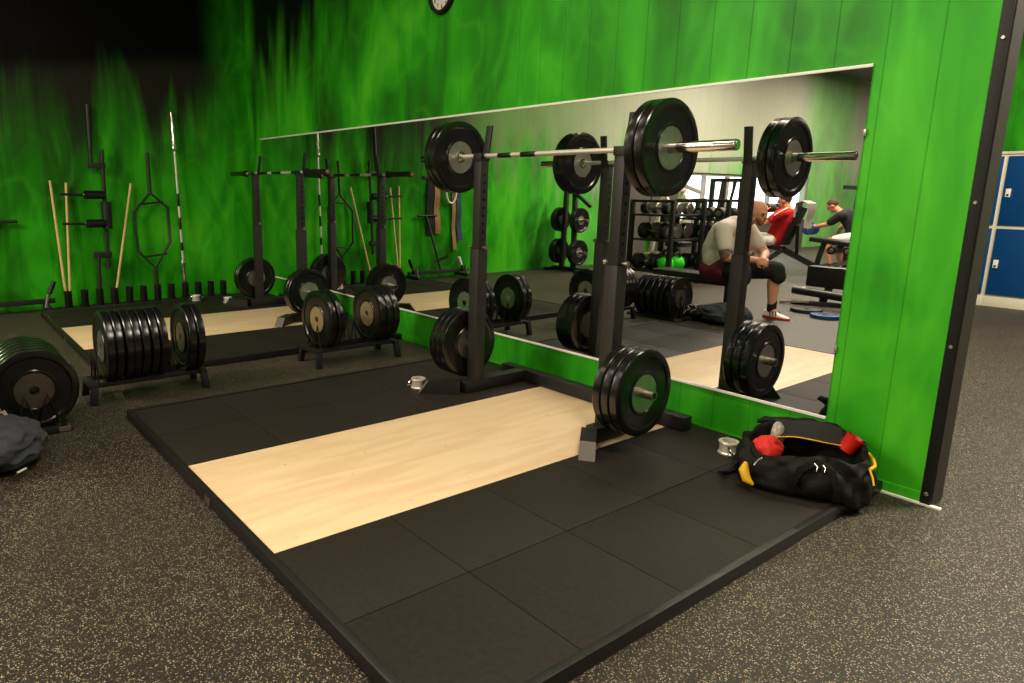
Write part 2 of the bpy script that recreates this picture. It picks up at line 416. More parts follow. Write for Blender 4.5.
# trim: bare end of the mirror wall, capped by a black post
tp = MB().box((1.199, 0.055, CZ / 2), (0.039, 0.145, CZ), bev=0.002)
tpo = struct('trim_1', tp, M_post)
MB().box((1.2205, 0.06, CZ / 2), (0.005, 0.13, CZ - 0.004)).build('edge_strip', M_postlit, tpo, smooth=0)  # post side facing the light, its lit tone painted in as brown
for z in (0.055, 0.72, 1.32, 1.95):
    b = MB(); b.lathe([(0.0001, -0.006), (0.006, -0.006), (0.009, -0.002), (0.009, 0.0)], 'y', (1.2, -0.018, z), 12); b.build('screw_head', M_steel, tpo)
struct('trim_2', MB().box((1.08, -0.012, 0.004), (0.36, 0.024, 0.008)), M_white, smooth=0)
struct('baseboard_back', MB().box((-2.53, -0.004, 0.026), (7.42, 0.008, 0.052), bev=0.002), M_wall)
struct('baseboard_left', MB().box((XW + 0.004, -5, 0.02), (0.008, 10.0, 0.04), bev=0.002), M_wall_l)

# mirror
mx0, mx1, mz0, mz1 = -5.872, 0.752, 0.281, 1.903
mir = thing('wall_mirror', 'long frameless gym mirror with pale edge strips along the green flame wall', 'mirror', ((mx0 + mx1) / 2, 0, mz0))
MB().box(((mx0 + mx1) / 2, -0.004, (mz0 + mz1) / 2), (mx1 - mx0, 0.008, mz1 - mz0)).build('mirror_glass', M_mirror, mir, smooth=0, local=False)
for z in (mz0 - 0.004, mz1 + 0.004):
    MB().box(((mx0 + mx1) / 2, -0.007, z), (mx1 - mx0, 0.014, 0.014), bev=0.002).build('edge_strip', M_white, mir, local=False)
for z in (0.62, 1.62):
    MB().box((mx1 + 0.003, -0.007, z), (0.012, 0.014, 0.03), bev=0.002).build('mirror_clip', M_steel, mir, local=False)

# screw hooks at the foot of the wall by the bag
for z in (0.02, 0.085):
    q = MB(); q.cyl((0.985, -0.001, z), (0.985, -0.03, z), 0.007, 10); q.ball((0.985, -0.032, z), 0.011, 10)
    tag(q.build('wall_bolt', M_steel), 'small shiny bolt %s in the green wall behind the open gym bag' % ('at floor level' if z < 0.05 else 'just above another one'), 'bolt', 'bolts by the bag')

# ------------------------------------------------------------------ lifting platforms
def platform(name, label, loc, wx0, wx1, xl, xr, yf, yseam, dirt):
    t = thing(name, label, 'lifting platform', loc)
    th = H - 0.003
    MB().box(((wx0 + wx1) / 2, (yf - 0.03) / 2, th / 2 + 0.001), (wx1 - wx0 - 0.003, -yf - 0.034, th), bev=0.0015).build('wood_panel', M_wood, t)
    ys = [yf] + yseam + [-0.012]
    xs_l = [xl + (wx0 - xl) * i / 2 for i in range(3)]; xs_r = [wx1 + (xr - wx1) * i / 2 for i in range(3)]
    k = 0
    for xs in (xs_l, xs_r):
        for i in range(2):
            for j in range(len(ys) - 1):
                x0, x1, y0, y1 = xs[i], xs[i + 1], ys[j], ys[j + 1]
                MB().box(((x0 + x1) / 2, (y0 + y1) / 2, H / 2), (x1 - x0 - 0.003, y1 - y0 - 0.003, H - 0.001), bev=0.0025).build('rubber_tile', (M_tile, M_tile2)[(k * 5 + j) % 3 == 0], t)
                k += 1
    f = 0.03
    def angle(x0, y0, x1, y1):
        MB().box(((x0 + x1) / 2, (y0 + y1) / 2, (H + 0.004) / 2), (x1 - x0, y1 - y0, H + 0.004), bev=0.003).build('edge_frame', M_frame, t)
    angle(xl - f, yf - f, xr + f, yf); angle(xl - f, yf + 0.001, xl, -0.012); angle(xr, yf + 0.001, xr + f, -0.012)
    # joint plate on the front rail
    MB().box(((wx0 + wx1) / 2 - 0.12, yf - f - 0.002, H / 2), (0.06, 0.004, 0.03), bev=0.001).build('joint_plate', M_steel, t)
    return t
platform('lifting_platform', 'near black rubber lifting platform with wide pale wood strip, empty in front of the camera', (0, 0, 0), -0.966, 0.0, -1.942, 1.0, -2.562, [-2.064, -1.564, -1.064, -0.564], 1)
platform('lifting_platform', 'far lifting platform in the dark corner, its wood strip partly behind the plate racks', (-3.75, 0, 0), -1.04, 0.0, -2.02, 0.86, -2.49, [-2.0, -1.5, -1.0, -0.5], 0)

# ------------------------------------------------------------------ bumper plates
ORD = ['first', 'second', 'third', 'fourth', 'fifth', 'sixth', 'seventh', 'eighth', 'ninth', 'tenth']
_pl = {}
def plate(x, y, z, t, label, group, axis='x', hub=None, tilt=0.0, R=0.225, rub=None, hr=0.1):
    hub = hub or M_hub; rub = rub or M_rubber
    key = (round(t, 3), hub.name, R, rub.name, hr)
    if key not in _pl:
        h = t / 2
        half = [(0.0262, h - 0.010), (0.0262, h - 0.004), (hr - 0.002, h - 0.004)]
        rim = [(hr, h - 0.004), (hr + 0.003, h - 0.0005), (hr + 0.012, h - 0.0005), (hr + 0.018, h - 0.006), (R * 0.80, h - 0.006), (R * 0.84, h), (R - 0.010, h), (R - 0.004, h - 0.002), (R, h - 0.007)]
        prof = rim + [(R - 0.0012, 0.0)] + [(r, -d) for r, d in rim[::-1]]
        o = MB().lathe(prof, 'x', n=64, closed=True).build('bumper_plate', rub, smooth=22)
        hp = half + [(hr - 0.0005, h - 0.006), (hr - 0.0005, -h + 0.006)] + [(r, -d) for r, d in half[::-1]]
        c = MB().lathe(hp, 'x', n=40, closed=True).build('steel_hub', hub, o)
        _pl[key] = o
    else: o = copy_tree(_pl[key])
    o.location = (x, y, z)
    o.rotation_euler = (0, 0, {'x': 0.0, 'y': PI / 2}.get(axis, 0.0) + tilt) if axis != 'z' else (0, PI / 2, tilt)
    tag(o, label, 'weight plate', group)
    return o

# ------------------------------------------------------------------ squat stands
def squat_stand(label, loc, uz, barz, half, yb=0.46):
    """two posts on a low U base; local origin at floor between the posts, wall towards +y; half: half post spacing"""
    t = thing('squat_stand', label, 'squat rack', loc)
    b = H; s = 0.08
    MB().beam((-half - 0.2, yb, b + s / 2), (half + 0.2, yb, b + s / 2), s, s).build('back_bar', M_black, t)
    for sx in (-1, 1):
        MB().beam((sx * half, yb - s / 2, b + s / 2), (sx * half, -0.11, b + s / 2), s, s).build('side_bar', M_black, t)
        q = MB()
        # splayed foot with a bevelled end
        a = Vector((sx * half, -0.13, 0)); e = a + Vector((sx * 0.165, -0.21, 0)); d = (e - a).normalized(); n = Vector((-d.y, d.x, 0)) * s / 2
        e2 = e - d * 0.06
        vs = [q.bm.verts.new(Vector(p) + Vector((0, 0, zz))) for p, zz in ((a - n, b), (a + n, b), (e + n, b), (e - n, b), (a - n, b + s), (a + n, b + s), (e2 + n, b + s), (e2 - n, b + s))]
        for ix in ((0, 1, 2, 3), (4, 5, 6, 7), (0, 1, 5, 4), (1, 2, 6, 5), (3, 0, 4, 7)): q.bm.faces.new([vs[i] for i in ix])
        f = q.bm.faces.new([vs[i] for i in (2, 3, 7, 6)]); f.material_index = 1
        q.build('front_foot', [M_black, M_foot], t, smooth=20)
        MB().box((sx * half, 0, b + s + (uz - b - s) / 2), (0.08, 0.08, uz - b - s), bev=0.004).build('lower_post', M_rack, t)
        u = MB(); u.box((sx * half, 0, (uz - 0.05 + barz - 0.02) / 2), (0.064, 0.064, barz - 0.02 - uz + 0.05), bev=0.004)
        u.mi = 1
        z = uz + 0.06
        while z < barz - 0.08:
            for fx in (-1, 1): u.lathe([(0.0001, 0), (0.0085, 0)], 'x', (sx * half + fx * 0.0324, 0, z), 12)
            z += 0.05
        u.build('upper_post', [M_rack, M_hole], t)
        p = MB(); p.cyl((sx * half - 0.075, 0, uz + 0.012), (sx * half + 0.075, 0, uz + 0.012), 0.008, 12)
        for k in (-1, 1): p.lathe([(0.0001, -0.01), (0.014, -0.01), (0.014, 0.01), (0.0001, 0.01)], 'x', (sx * half + k * 0.066, 0, uz + 0.012), 14)
        p.build('locking_pin', M_steel, t)
        # cradle: low front lip and a tall tongue behind the bar
        j = MB(); j.box((sx * half, 0.0, barz - 0.02), (0.07, 0.075, 0.012), bev=0.002)
        j.box((sx * half, -0.034, barz - 0.005), (0.07, 0.010, 0.045), bev=0.002)
        j.beam((sx * half, 0.032, barz - 0.03), (sx * half, 0.062, barz + 0.185), 0.05, 0.014, up=(0, 1, 0), bev=0.002)
        j.build('bar_cradle', M_black, t)
        g = MB(); x0 = sx * (half + 0.04); x1 = sx * (half + 0.285)
        g.lathe([(0.019, x0), (0.024, x0 + sx * 0.002), (0.024, x1)], 'x', (0, 0, 0.35), 20)
        g.build('plate_peg', M_steel, t)
        MB().lathe([(0.0165, 0.0), (0.0165, sx * 0.001)], 'x', (x1, 0, 0.35), 16).build('peg_cap', M_hole, t)
    return t
squat_stand('near grey-black squat stand straddling the pale wood strip, loaded barbell across it', (-0.617, -0.612, 0), 0.975, 1.548, 0.532)
squat_stand('far squat stand in the dark corner carrying an empty barbell', (-4.445, -0.47, 0), 0.945, 1.485, 0.527, 0.36)

for k in range(2):
    plate(0.095 + k * 0.054, -0.6, 1.548, 0.052, '%s black bumper plate on the right end of the near barbell' % ('outer' if k else 'inner'), 'plates on the near barbell')
for k in range(2):
    plate(-1.388 - k * 0.054, -0.6, 1.548, 0.052, '%s black bumper plate on the left end of the near barbell' % ('outer' if k else 'inner'), 'plates on the near barbell')
for k in range(3):
    plate(0.017 + k * 0.052, -0.612, 0.35, 0.05, '%s black bumper plate of three on the low right peg of the near stand' % ['innermost', 'middle', 'outermost'][k], 'plates on the right peg')
    plate(-1.235 - k * 0.052, -0.612, 0.35, 0.05, '%s black bumper plate of three on the low left peg of the near stand' % ['innermost', 'middle', 'outermost'][k], 'plates on the left peg')
for k in range(2):
    plate(-3.845 + k * 0.055, -0.47, 0.35, 0.053, '%s black bumper plate on the right peg of the far squat stand' % ('outer' if k else 'inner'), 'plates on the far stand')
    plate(-5.055 - k * 0.055, -0.47, 0.35, 0.053, '%s black bumper plate on the left peg of the far squat stand' % ('outer' if k else 'inner'), 'plates on the far stand')

def barbell(name, label, L, sleeve, bands, cap_m, sleeve_m, loc, rot, group=None):
    """axis along local x, from 0 to L"""
    t = thing(name, label, 'barbell', loc, group=group); t.rotation_euler = rot
    MB().lathe([(0.014, sleeve - 0.01), (0.0142, L / 2), (0.014, L - sleeve + 0.01)], 'x', n=20).build('shaft', M_satin, t)
    for a, d in ((0, 1), (L, -1)):
        s = MB(); s.lathe([(0.012, a), (0.0235, a + d * 0.002), (0.025, a + d * 0.006), (0.025, a + d * (sleeve - 0.03)), (0.036, a + d * (sleeve - 0.029)), (0.037, a + d * (sleeve - 0.002)), (0.024, a + d * sleeve), (0.02, a + d * (sleeve + 0.025)), (0.0141, a + d * (sleeve + 0.026))], 'x', n=28)
        so = s.build('sleeve', sleeve_m, t)
        MB().lathe([(0.0001, a - d * 0.0015), (0.017, a - d * 0.0015), (0.019, a + d * 0.001)], 'x', n=20).build('end_cap', cap_m, so)
    for x0, x1 in bands:
        MB().lathe([(0.0141, x0), (0.0147, x0 + 0.002), (0.0147, x1 - 0.002), (0.0141, x1)], 'x', n=20).build('black_band', M_blackgl, t)
    return t
barbell('barbell', 'loaded chrome barbell with two black bands across the near squat stand', 2.277, 0.42, [(0.60, 0.655), (0.772, 0.885), (0.965, 1.085)], M_steel, M_chrome, (-1.78, -0.6, 1.5495), (0, 0, 0), None)
barbell('barbell', 'empty barbell with dark sleeves resting on the far squat stand', 2.27, 0.42, [(0.50, 0.62), (0.74, 1.0), (1.1, 1.32), (1.55, 1.75)], M_brass, M_blackgl, (-5.64, -0.47, 1.486), (0, 0, 0), None)

# ------------------------------------------------------------------ floor plate racks
def plate_rack(label, loc, rotz, L, nprong, rz=0.12, hw=0.15):
    """long axis local x"""
    t = thing('plate_rack', label, 'plate rack', loc, rotz)
    for sy in (-1, 1):
        MB().beam((-L / 2, sy * 0.1, rz), (L / 2, sy * 0.1, rz), 0.03, 0.03, bev=0.003).build('rail', M_black, t)
    for sx in (-1, 1):
        MB().beam((sx * L / 2, -hw, rz - 0.004), (sx * L / 2, hw, rz - 0.004), 0.045, 0.03, bev=0.003).build('cross_bar', M_black, t)
        for sy in (-1, 1):
            if rz > 0.06:
                l = MB().beam((sx * L / 2, sy * (hw - 0.012), rz - 0.01), (sx * (L / 2 + 0.012), sy * hw, 0.008), 0.042, 0.034, bev=0.003).build('leg', M_black, t)
            else:
                l = MB().beam((sx * L / 2, sy * (hw - 0.05), rz - 0.004), (sx * L / 2, sy * (hw + 0.01), rz - 0.004), 0.05, 0.03, bev=0.004).build('leg', M_steel, t)
            MB().box((sx * (L / 2 + (0.012 if rz > 0.06 else 0)), sy * hw, 0.005), (0.046, 0.042, 0.010), bev=0.003).build('foot_cap', M_blackgl, l)
    for i in range(nprong):
        x = -L / 2 + 0.03 + (L - 0.06) * i / (nprong - 1)
        z = rz - 0.12
        p = MB(); p.tube([(x, -0.105, 0.13 + z), (x, -0.075, 0.25 + z), (x, -0.055, 0.31 + z), (x, -0.035, 0.25 + z), (x, -0.005, 0.13 + z)], 0.005, 8)
        p.tube([(x, 0.105, 0.13 + z), (x, 0.075, 0.25 + z), (x, 0.055, 0.31 + z), (x, 0.035, 0.25 + z), (x, 0.005, 0.13 + z)], 0.005, 8)
        p.build('divider_prong', M_blackgl, t)
    return t
plate_rack('low plate rack against the mirror wall, holding a pair and a trio of plates', (-2.50, -0.765, 0), PI / 2, 0.70, 5, 0.12, 0.15)
plate_rack('low plate rack behind the near platform, packed with edge-on plates and one separate pair', (-2.47, -2.345, 0), PI / 2, 0.68, 5, 0.115, 0.135)
plate_rack('low plate rack beside the slate jacket, its plates facing the camera', (-2.25, -3.045, 0), 0, 0.60, 5, 0.022, 0.14)
PZ = 0.349
for k in range(2):
    plate(-2.49, -1.045 + k * 0.062, PZ, 0.055, '%s black plate of the pair in the low rack against the mirror wall' % ('rear' if k else 'tan-reflecting front'), 'plates in the wall rack', 'y', M_hub_refl if k == 0 else M_hub, 0.05)
for k in range(3):
    plate(-2.50, -0.585 + k * 0.062, PZ, 0.057, '%s black plate of the trio in the low rack against the mirror wall' % ['tan-reflecting front', 'middle', 'rear'][k], 'plates in the wall rack', 'y', M_hub_refl if k == 0 else M_hub)
for k in range(7):
    plate(-2.45 - 0.004 * (k % 2), -2.592 + k * 0.0515 + (0.006 if k in (2, 5) else 0) + (0.004 if k > 5 else 0), PZ - 0.005, 0.048, '%s black plate from the front in the packed row of seven' % ORD[k], 'plates in the packed rack', 'y', M_hub, 0.02 if k == 6 else 0)
for k in range(2):
    plate(-2.45, -2.095 + k * 0.056, PZ - 0.005, 0.05, '%s black plate of the pair standing apart from the packed row of seven' % ('rear' if k else 'front'), 'plates in the packed rack', 'y', M_hub)
for k in range(6):
    plate(-2.035 - k * 0.078, -3.045, 0.235, 0.058, '%s black plate from the front in the rack beside the slate jacket' % ORD[k], 'plates beside the jacket', 'x', M_disc if k == 0 else M_hub, 0.02 if k % 3 == 1 else 0)

# ------------------------------------------------------------------ bar collars on the floor
def collar(loc, rz, label):
    t = thing('bar_collar', label, 'bar collar', loc, rz, 'steel bar collars'); t.scale = (1.2, 1.2, 1.2)
    MB().lathe([(0.027, 0.0), (0.040, 0.0), (0.042, 0.006), (0.036, 0.012), (0.036, 0.044), (0.042, 0.05), (0.040, 0.056), (0.027, 0.056)], 'z', n=28, closed=True).build('ring', M_satin, t)
    MB().box((0.046, 0, 0.028), (0.022, 0.03, 0.03), bev=0.004).build('clamp_block', M_black, t)
    c = MB(); c.tube([(0.05, -0.012, 0.03), (0.075, -0.02, 0.045), (0.085, -0.005, 0.05), (0.08, 0.015, 0.04), (0.055, 0.014, 0.025)], 0.005, 8); c.build('lever', M_chrome, t)
    c = MB(); c.tube([(-0.04, -0.012, 0.012), (-0.062, -0.014, 0.006), (-0.07, 0.0, 0.012), (-0.06, 0.014, 0.03), (-0.038, 0.012, 0.04)], 0.005, 8); c.build('spring_wire', M_chrome, t)
    return t
collar((-1.395, -0.895, H), 0.3, 'chrome bar collar on the platform at the left foot of the near squat stand')
collar((0.425, -0.275, H), 2.4, 'chrome bar collar on the platform right beside the open black gym bag')
collar((-5.66, -0.95, H), 1.2, 'small chrome bar collar on the far platform in front of the storage tubes')
collar((-5.33, -0.70, H), 0.2, 'small chrome bar collar beside the left foot of the far squat stand')

# ------------------------------------------------------------------ bars stored on the left wall
YT = [-2.205, -2.04, -1.885, -1.73, -1.57, -1.415, -1.257, -1.10, -0.935, -0.78, -0.625, -0.47]
XT = -6.08
t = thing('bar_storage_base', 'row of short black storage tubes along the foot of the left wall', 'bar holder', (XT, -1.34, 0))
MB().box((XT, -1.337, 0.012), (0.13, 1.95, 0.024), bev=0.004).build('base_plate', M_black, t, local=False)
for y in YT:
    MB().lathe([(0.036, 0.024), (0.038, 0.03), (0.038, 0.205), (0.033, 0.207), (0.031, 0.2), (0.031, 0.03)], 'z', (XT, y, 0), 24, closed=True).build('storage_tube', M_blackgl, t, local=False)

def dowel(p0, p1, label):
    t = MB().cyl(p0, p1, 0.0135, 14); tag(t.build('wooden_dowel', M_dowel), label, 'wooden stick', 'wooden dowels')
dowel((XT - 0.006, YT[0] - 0.013, 0.027), (-6.2, -2.262, 1.38), 'pale wooden dowel leaning furthest from the corner, sharing a tube with another')
dowel((XT + 0.006, YT[0] + 0.014, 0.027), (-6.2, -2.11, 1.36), 'pale wooden dowel standing upright in the first tube, second from the left edge')
dowel((XT, YT[3] - 0.006, 0.027), (-6.2, -1.447, 1.36), 'pale wooden dowel slanting up towards the hexagonal trap bar')

# striped barbell stood on end
bb = barbell('barbell', 'chrome barbell with black bands stood on end against the left wall', 2.16, 0.42, [(0.14 + 0.42, 0.66), (0.81, 0.95), (1.08, 1.23)], M_steel, M_chrome, (XT, YT[8], 0.027), (0, 0, 0))
d = (Vector((-6.21, -0.945, 2.187)) - Vector((XT, YT[8], 0.027))).normalized()
bb.rotation_mode = 'QUATERNION'; bb.rotation_quaternion = Vector((1, 0, 0)).rotation_difference(d)

# trap bar
t = thing('trap_bar', 'black hexagonal trap bar stood on end against the left wall', 'trap bar', (XT, YT[6], 0.027))
def wx(z): return XT - 0.105 * z / 1.7       # leans back to the wall
hexp = [(-1.257, 0.40), (-1.435, 0.60), (-1.452, 1.04), (-1.253, 1.26), (-1.068, 1.09), (-1.068, 0.70)]
MB().tube([(wx(z), y, z) for y, z in hexp], 0.016, 10, closed=True).build('hexagon_frame', M_black, t, local=False)
MB().tube([(wx(0.03), -1.257, 0.03), (wx(0.42), -1.257, 0.42)], 0.02, 12).build('sleeve', M_black, t, local=False)
MB().tube([(wx(1.25), -1.254, 1.25), (wx(1.71), -1.251, 1.71)], 0.02, 12).build('sleeve', M_black, t, local=False)
for z in (0.53, 1.13):
    MB().tube([(wx(z), -1.385, z), (wx(z), -1.12, z + 0.03)], 0.012, 10).build('grip', M_black, t, local=False)

# cambered bar with padded yoke
t = thing('safety_squat_bar', 'black safety squat bar with two padded arms stood on end against the left wall', 'specialty bar', (XT, YT[2], 0.027))
MB().tube([(-6.08, -1.892, 0.03), (-6.1, -1.872, 0.34)], 0.024, 12, caps=True).tube([(-6.1, -1.872, 0.34), (-6.115, -1.858, 0.58)], 0.018, 12).build('lower_sleeve', M_black, t, local=False)
MB().tube([(-6.17, -1.852, 1.55), (-6.175, -1.848, 1.72)], 0.017, 12).tube([(-6.175, -1.848, 1.72), (-6.2, -1.836, 2.19)], 0.025, 14).build('upper_sleeve', M_black, t, local=False)
MB().tube([(-6.115, -1.765, 0.42), (-6.165, -1.735, 1.72)], 0.02, 12).build('main_bar', M_black, t, local=False)
MB().beam((-6.125, -1.90, 0.575), (-6.125, -1.72, 0.575), 0.05, 0.07).build('offset_block', M_black, t, local=False)
MB().beam((-6.165, -1.88, 1.55), (-6.165, -1.71, 1.55), 0.05, 0.06).build('offset_block', M_black, t, local=False)
MB().cyl((-6.13, -1.74, 0.86), (-6.14, -1.735, 1.16), 0.052, 18).build('neck_pad', M_vinyl, t, local=False)
for z in (1.235, 0.925):
    MB().cyl((-6.12, -1.76, z), (-6.08, -1.955, z), 0.046, 18).build('arm_pad', M_vinyl, t, local=False)
    MB().cyl((-6.08, -1.945, z), (-6.03, -2.20, z + 0.004), 0.014, 12).build('handle', M_black, t, local=False)
    MB().lathe([(0.018, -0.006), (0.02, 0), (0.018, 0.006)], 'y', (-6.078, -1.967, z), 14).build('handle_ring', M_steel, t, local=False)

# low T-bar stand further along the left wall
t = thing('tbar_stand', 'low black T-bar stand with white-sleeved pegs at the foot of the left wall', 'floor stand', (-6.05, -2.93, 0))
MB().beam((-6.05, -3.5, 0.115), (-6.05, -2.34, 0.115), 0.05, 0.05).build('base_bar', M_black, t, local=False)
MB().cyl((-6.05, -2.95, 0.13), (-6.19, -2.76, 0.955), 0.017, 12).build('mast', M_black, t, local=False)
MB().cyl((-6.19, -2.60, 0.955), (-6.19, -2.95, 0.952), 0.017, 12).build('cross_handle', M_black, t, local=False)
MB().cyl((-6.07, -2.87, 0.27), (-6.0, -3.04, 0.35), 0.022, 12).build('hook', M_black, t, local=False)
for y in (-3.36, -2.42):
    MB().beam((-6.2, y, 0.05), (-5.88, y, 0.05), 0.05, 0.05).build('cross_foot', M_black, t, local=False)
    p = MB().cyl((-6.02, y - 0.01, 0.12), (-6.02, y + 0.075, 0.31), 0.018, 12).build('peg', M_black, t, local=False)
    MB().cyl((-6.022, y + 0.03, 0.20), (-6.022, y + 0.085, 0.325), 0.024, 12).build('peg_sleeve', M_white if y < -3 else M_vinyl, p, local=False)
    MB().cyl((-5.95, y - 0.02, 0.06), (-5.95, y + 0.01, 0.2), 0.02, 12).build('side_peg', M_steel, t, local=False)

# belts hanging on the left wall
def strap(name, label, cat, m, y, z0, z1, w, th=0.006, sway=0.02, x=-6.215):
    n = 14
    g = [[(x + 0.012 * math.sin(i * 0.9 + y * 5), y + s * w / 2 + sway * math.sin(i / n * PI * 1.2), z1 + (z0 - z1) * i / n) for s in (-1, -0.3, 0.3, 1)] for i in range(n + 1)]
    o = MB().sheet(g, th).build(name, m); return tag(o, label, cat, 'belts and straps on the left wall')
hk = MB().box((-6.238, -3.1, 1.52), (0.02, 0.75, 0.05), bev=0.004)
hr_ = thing('hook_rail', 'narrow black hook rail on the green left wall holding belts', 'hook rail', (-6.24, -3.1, 1.5))
hk.build('rail_board', M_black, hr_, local=False)
for y in (-2.87, -3.0, -3.12, -3.24, -3.33, -3.43):
    MB().tube([(-6.23, y, 1.51), (-6.2, y, 1.5), (-6.19, y, 1.515)], 0.006, 8).build('hook', M_steel, hr_, local=False)
strap('lifting_belt', 'wide black strap hanging from the hook rail, nearest the corner', 'strap', M_blktee, -2.87, 0.66, 1.51, 0.12)
strap('lifting_belt', 'tan leather belt hanging beside the wide black strap', 'belt', M_leather, -3.0, 0.68, 1.51, 0.10)
strap('lifting_belt', 'longest tan leather belt, hanging beside the blue band', 'belt', M_leather, -3.33, 0.42, 1.51, 0.07)
strap('resistance_band', 'dark blue resistance band hanging at the end of the hook rail', 'band', M_bluecl, -3.43, 0.56, 1.51, 0.09)
q = MB(); q.tube([(-6.19, -3.24 + 0.10 * math.cos(a), 1.33 + 0.19 * math.sin(a)) for a in [2 * PI * i / 28 for i in range(28)]], 0.014, 10, closed=True)
tag(q.build('hanging_loop', M_white), 'white rope loop hanging from the hook rail between the belts', 'loop', 'belts and straps on the left wall')

# ------------------------------------------------------------------ wall clock
cc = Vector((-2.35, 0, 2.838))
t = thing('wall_clock', 'round wall clock with black rim high on the green wall', 'clock', cc)
MB().lathe([(0.0001, -0.012), (0.128, -0.012), (0.128, -0.001), (0.0001, -0.001)], 'y', n=48).build('dial', M_clockface, t)
MB().lathe([(0.127, -0.02), (0.132, -0.038), (0.150, -0.036), (0.160, -0.018), (0.160, -0.001), (0.127, -0.001)], 'y', n=48, closed=True).build('rim', M_post, t)
for n in range(1, 13):
    cu = bpy.data.curves.new('numeral', 'FONT'); cu.body = str(n); cu.size = 0.042; cu.align_x = 'CENTER'; cu.align_y = 'CENTER'; cu.extrude = 0.0008
    to = bpy.data.objects.new('numeral_curve', cu); COL.objects.link(to)
    bpy.context.view_layer.update()
    me = bpy.data.meshes.new_from_object(to.evaluated_get(bpy.context.evaluated_depsgraph_get())); me.name = 'numeral'
    COL.objects.unlink(to); bpy.data.objects.remove(to)
    me.materials.clear(); me.materials.append(M_print)
    o = bpy.data.objects.new('numeral', me); COL.objects.link(o); o.parent = t
    a = PI / 2 - n * PI / 6; o.location = (0.102 * math.cos(a), -0.0135, 0.102 * math.sin(a)); o.rotation_euler = (PI / 2, 0, 0)
for ang, L, w in ((2.2, 0.06, 0.009), (0.6, 0.09, 0.006)):
    MB().beam((0, -0.016, 0), (L * math.cos(ang), -0.016, L * math.sin(ang)), 0.002, w, up=(0, 0, 1), bev=0).build('hand', M_print, t)

# ------------------------------------------------------------------ open gym bag
BC = Vector((0.818, -0.360, 0)); BA = math.radians(30)
bag = thing('gym_bag', 'open black gym bag with yellow trim on the platform edge by the green wall', 'bag', (BC.x, BC.y, H), BA)
def ringpt(a, hx, hy, p=3.0):
    c, s_ = math.cos(a), math.sin(a); k = (abs(c) ** p + abs(s_) ** p) ** (-1.0 / p)
    return hx * c * k, hy * s_ * k
q = MB(); NR = 120
levels = [(0.0, 0.20, 0.13), (0.004, 0.245, 0.165), (0.03, 0.268, 0.188), (0.075, 0.270, 0.190), (0.12, 0.262, 0.178), (0.16, 0.250, 0.160), (0.195, 0.238, 0.146), (0.205, 0.230, 0.138), (0.197, 0.222, 0.130), (0.14, 0.214, 0.122), (0.07, 0.20, 0.11)]
rows = []
for (A, B) in zip(levels[:-1], levels[1:]):
    for t in (0.0, 0.34, 0.67): rows.append(tuple(A[i] + (B[i] - A[i]) * t for i in range(3)))
rows.append(levels[-1])
crease = lambda v: (abs(math.sin(v)) ** 0.7) - 0.6
rings = []
for li, (z, hx, hy) in enumerate(rows):
    ring = []
    for k in range(NR):
        a = 2 * PI * k / NR; x, y = ringpt(a, hx, hy)
        wgt = min(1, z / 0.05) * (1.0 if li < 21 else 0.5)
        f = 0.017 * crease(2.5 * a + 14 * z + 0.6) + 0.013 * crease(6.2 * a - 22 * z + 1.0) + 0.007 * math.sin(13 * a + 41 * z)
        f *= wgt
        zz = z
        if li >= 12:
            up = min(1, (li - 12) / 6)
            zz += up * (0.040 * max(0, y / 0.13) - 0.040 * max(0, -y / 0.13) * (0.7 + 0.3 * math.cos(a * 3 + 0.5)) + 0.010 * math.sin(4 * a + 1) + 0.006 * math.sin(9 * a) - 0.03 * max(0, -x / 0.24 - 0.6))
        X, Y = x + f * math.cos(a), y + f * math.sin(a)
        Y *= 1 - 0.22 * max(0, -X / 0.25) * min(1, z / 0.05)
        wxp = BC.x + X * math.cos(BA) - Y * math.sin(BA)
        if wxp > 1.01: zz -= (H - 0.002) * min(1, (wxp - 1.01) / 0.05) * max(0, 1 - z / 0.18) * 0.8
        ring.append(q.bm.verts.new((X, Y, zz)))
    rings.append(ring)
for A, B in zip(rings[:-1], rings[1:]):
    for k in range(NR): q.bm.faces.new((A[k], A[(k + 1) % NR], B[(k + 1) % NR], B[k]))
q.bm.faces.new(rings[0][::-1]); q.bm.faces.new(rings[-1])
o = q.build('bag_body', M_bag, bag, smooth=60)
# back flap standing open, with lighter lining
g = [[(-0.115 + 0.27 * i / 10, 0.145 - 0.12 * j / 6 + 0.012 * math.sin(i * 0.7), 0.25 - 0.055 * (j / 6) ** 1.6 + 0.014 * math.sin(i / 10 * PI)) for j in range(7)] for i in range(11)]
fl = MB().sheet(g, 0.008).build('top_flap', M_bagin, bag, smooth=60)
MB().tube([(p[6][0], p[6][1] - 0.003, p[6][2] + 0.004) for p in g] , 0.003, 8).build('zip_tape', M_yellow, fl)
# rolled fabric at back rim
MB().tube([(-0.19 + 0.39 * i / 12, 0.148 + 0.008 * math.sin(i), 0.225 + 0.03 * math.sin(i / 12 * PI) + 0.006 * math.sin(2.1 * i)) for i in range(13)], 0.016, 10, rad=[0.008] + [0.017 + 0.004 * math.sin(i * 1.7) for i in range(11)] + [0.008]).build('rim_roll', M_bag, bag, smooth=60)
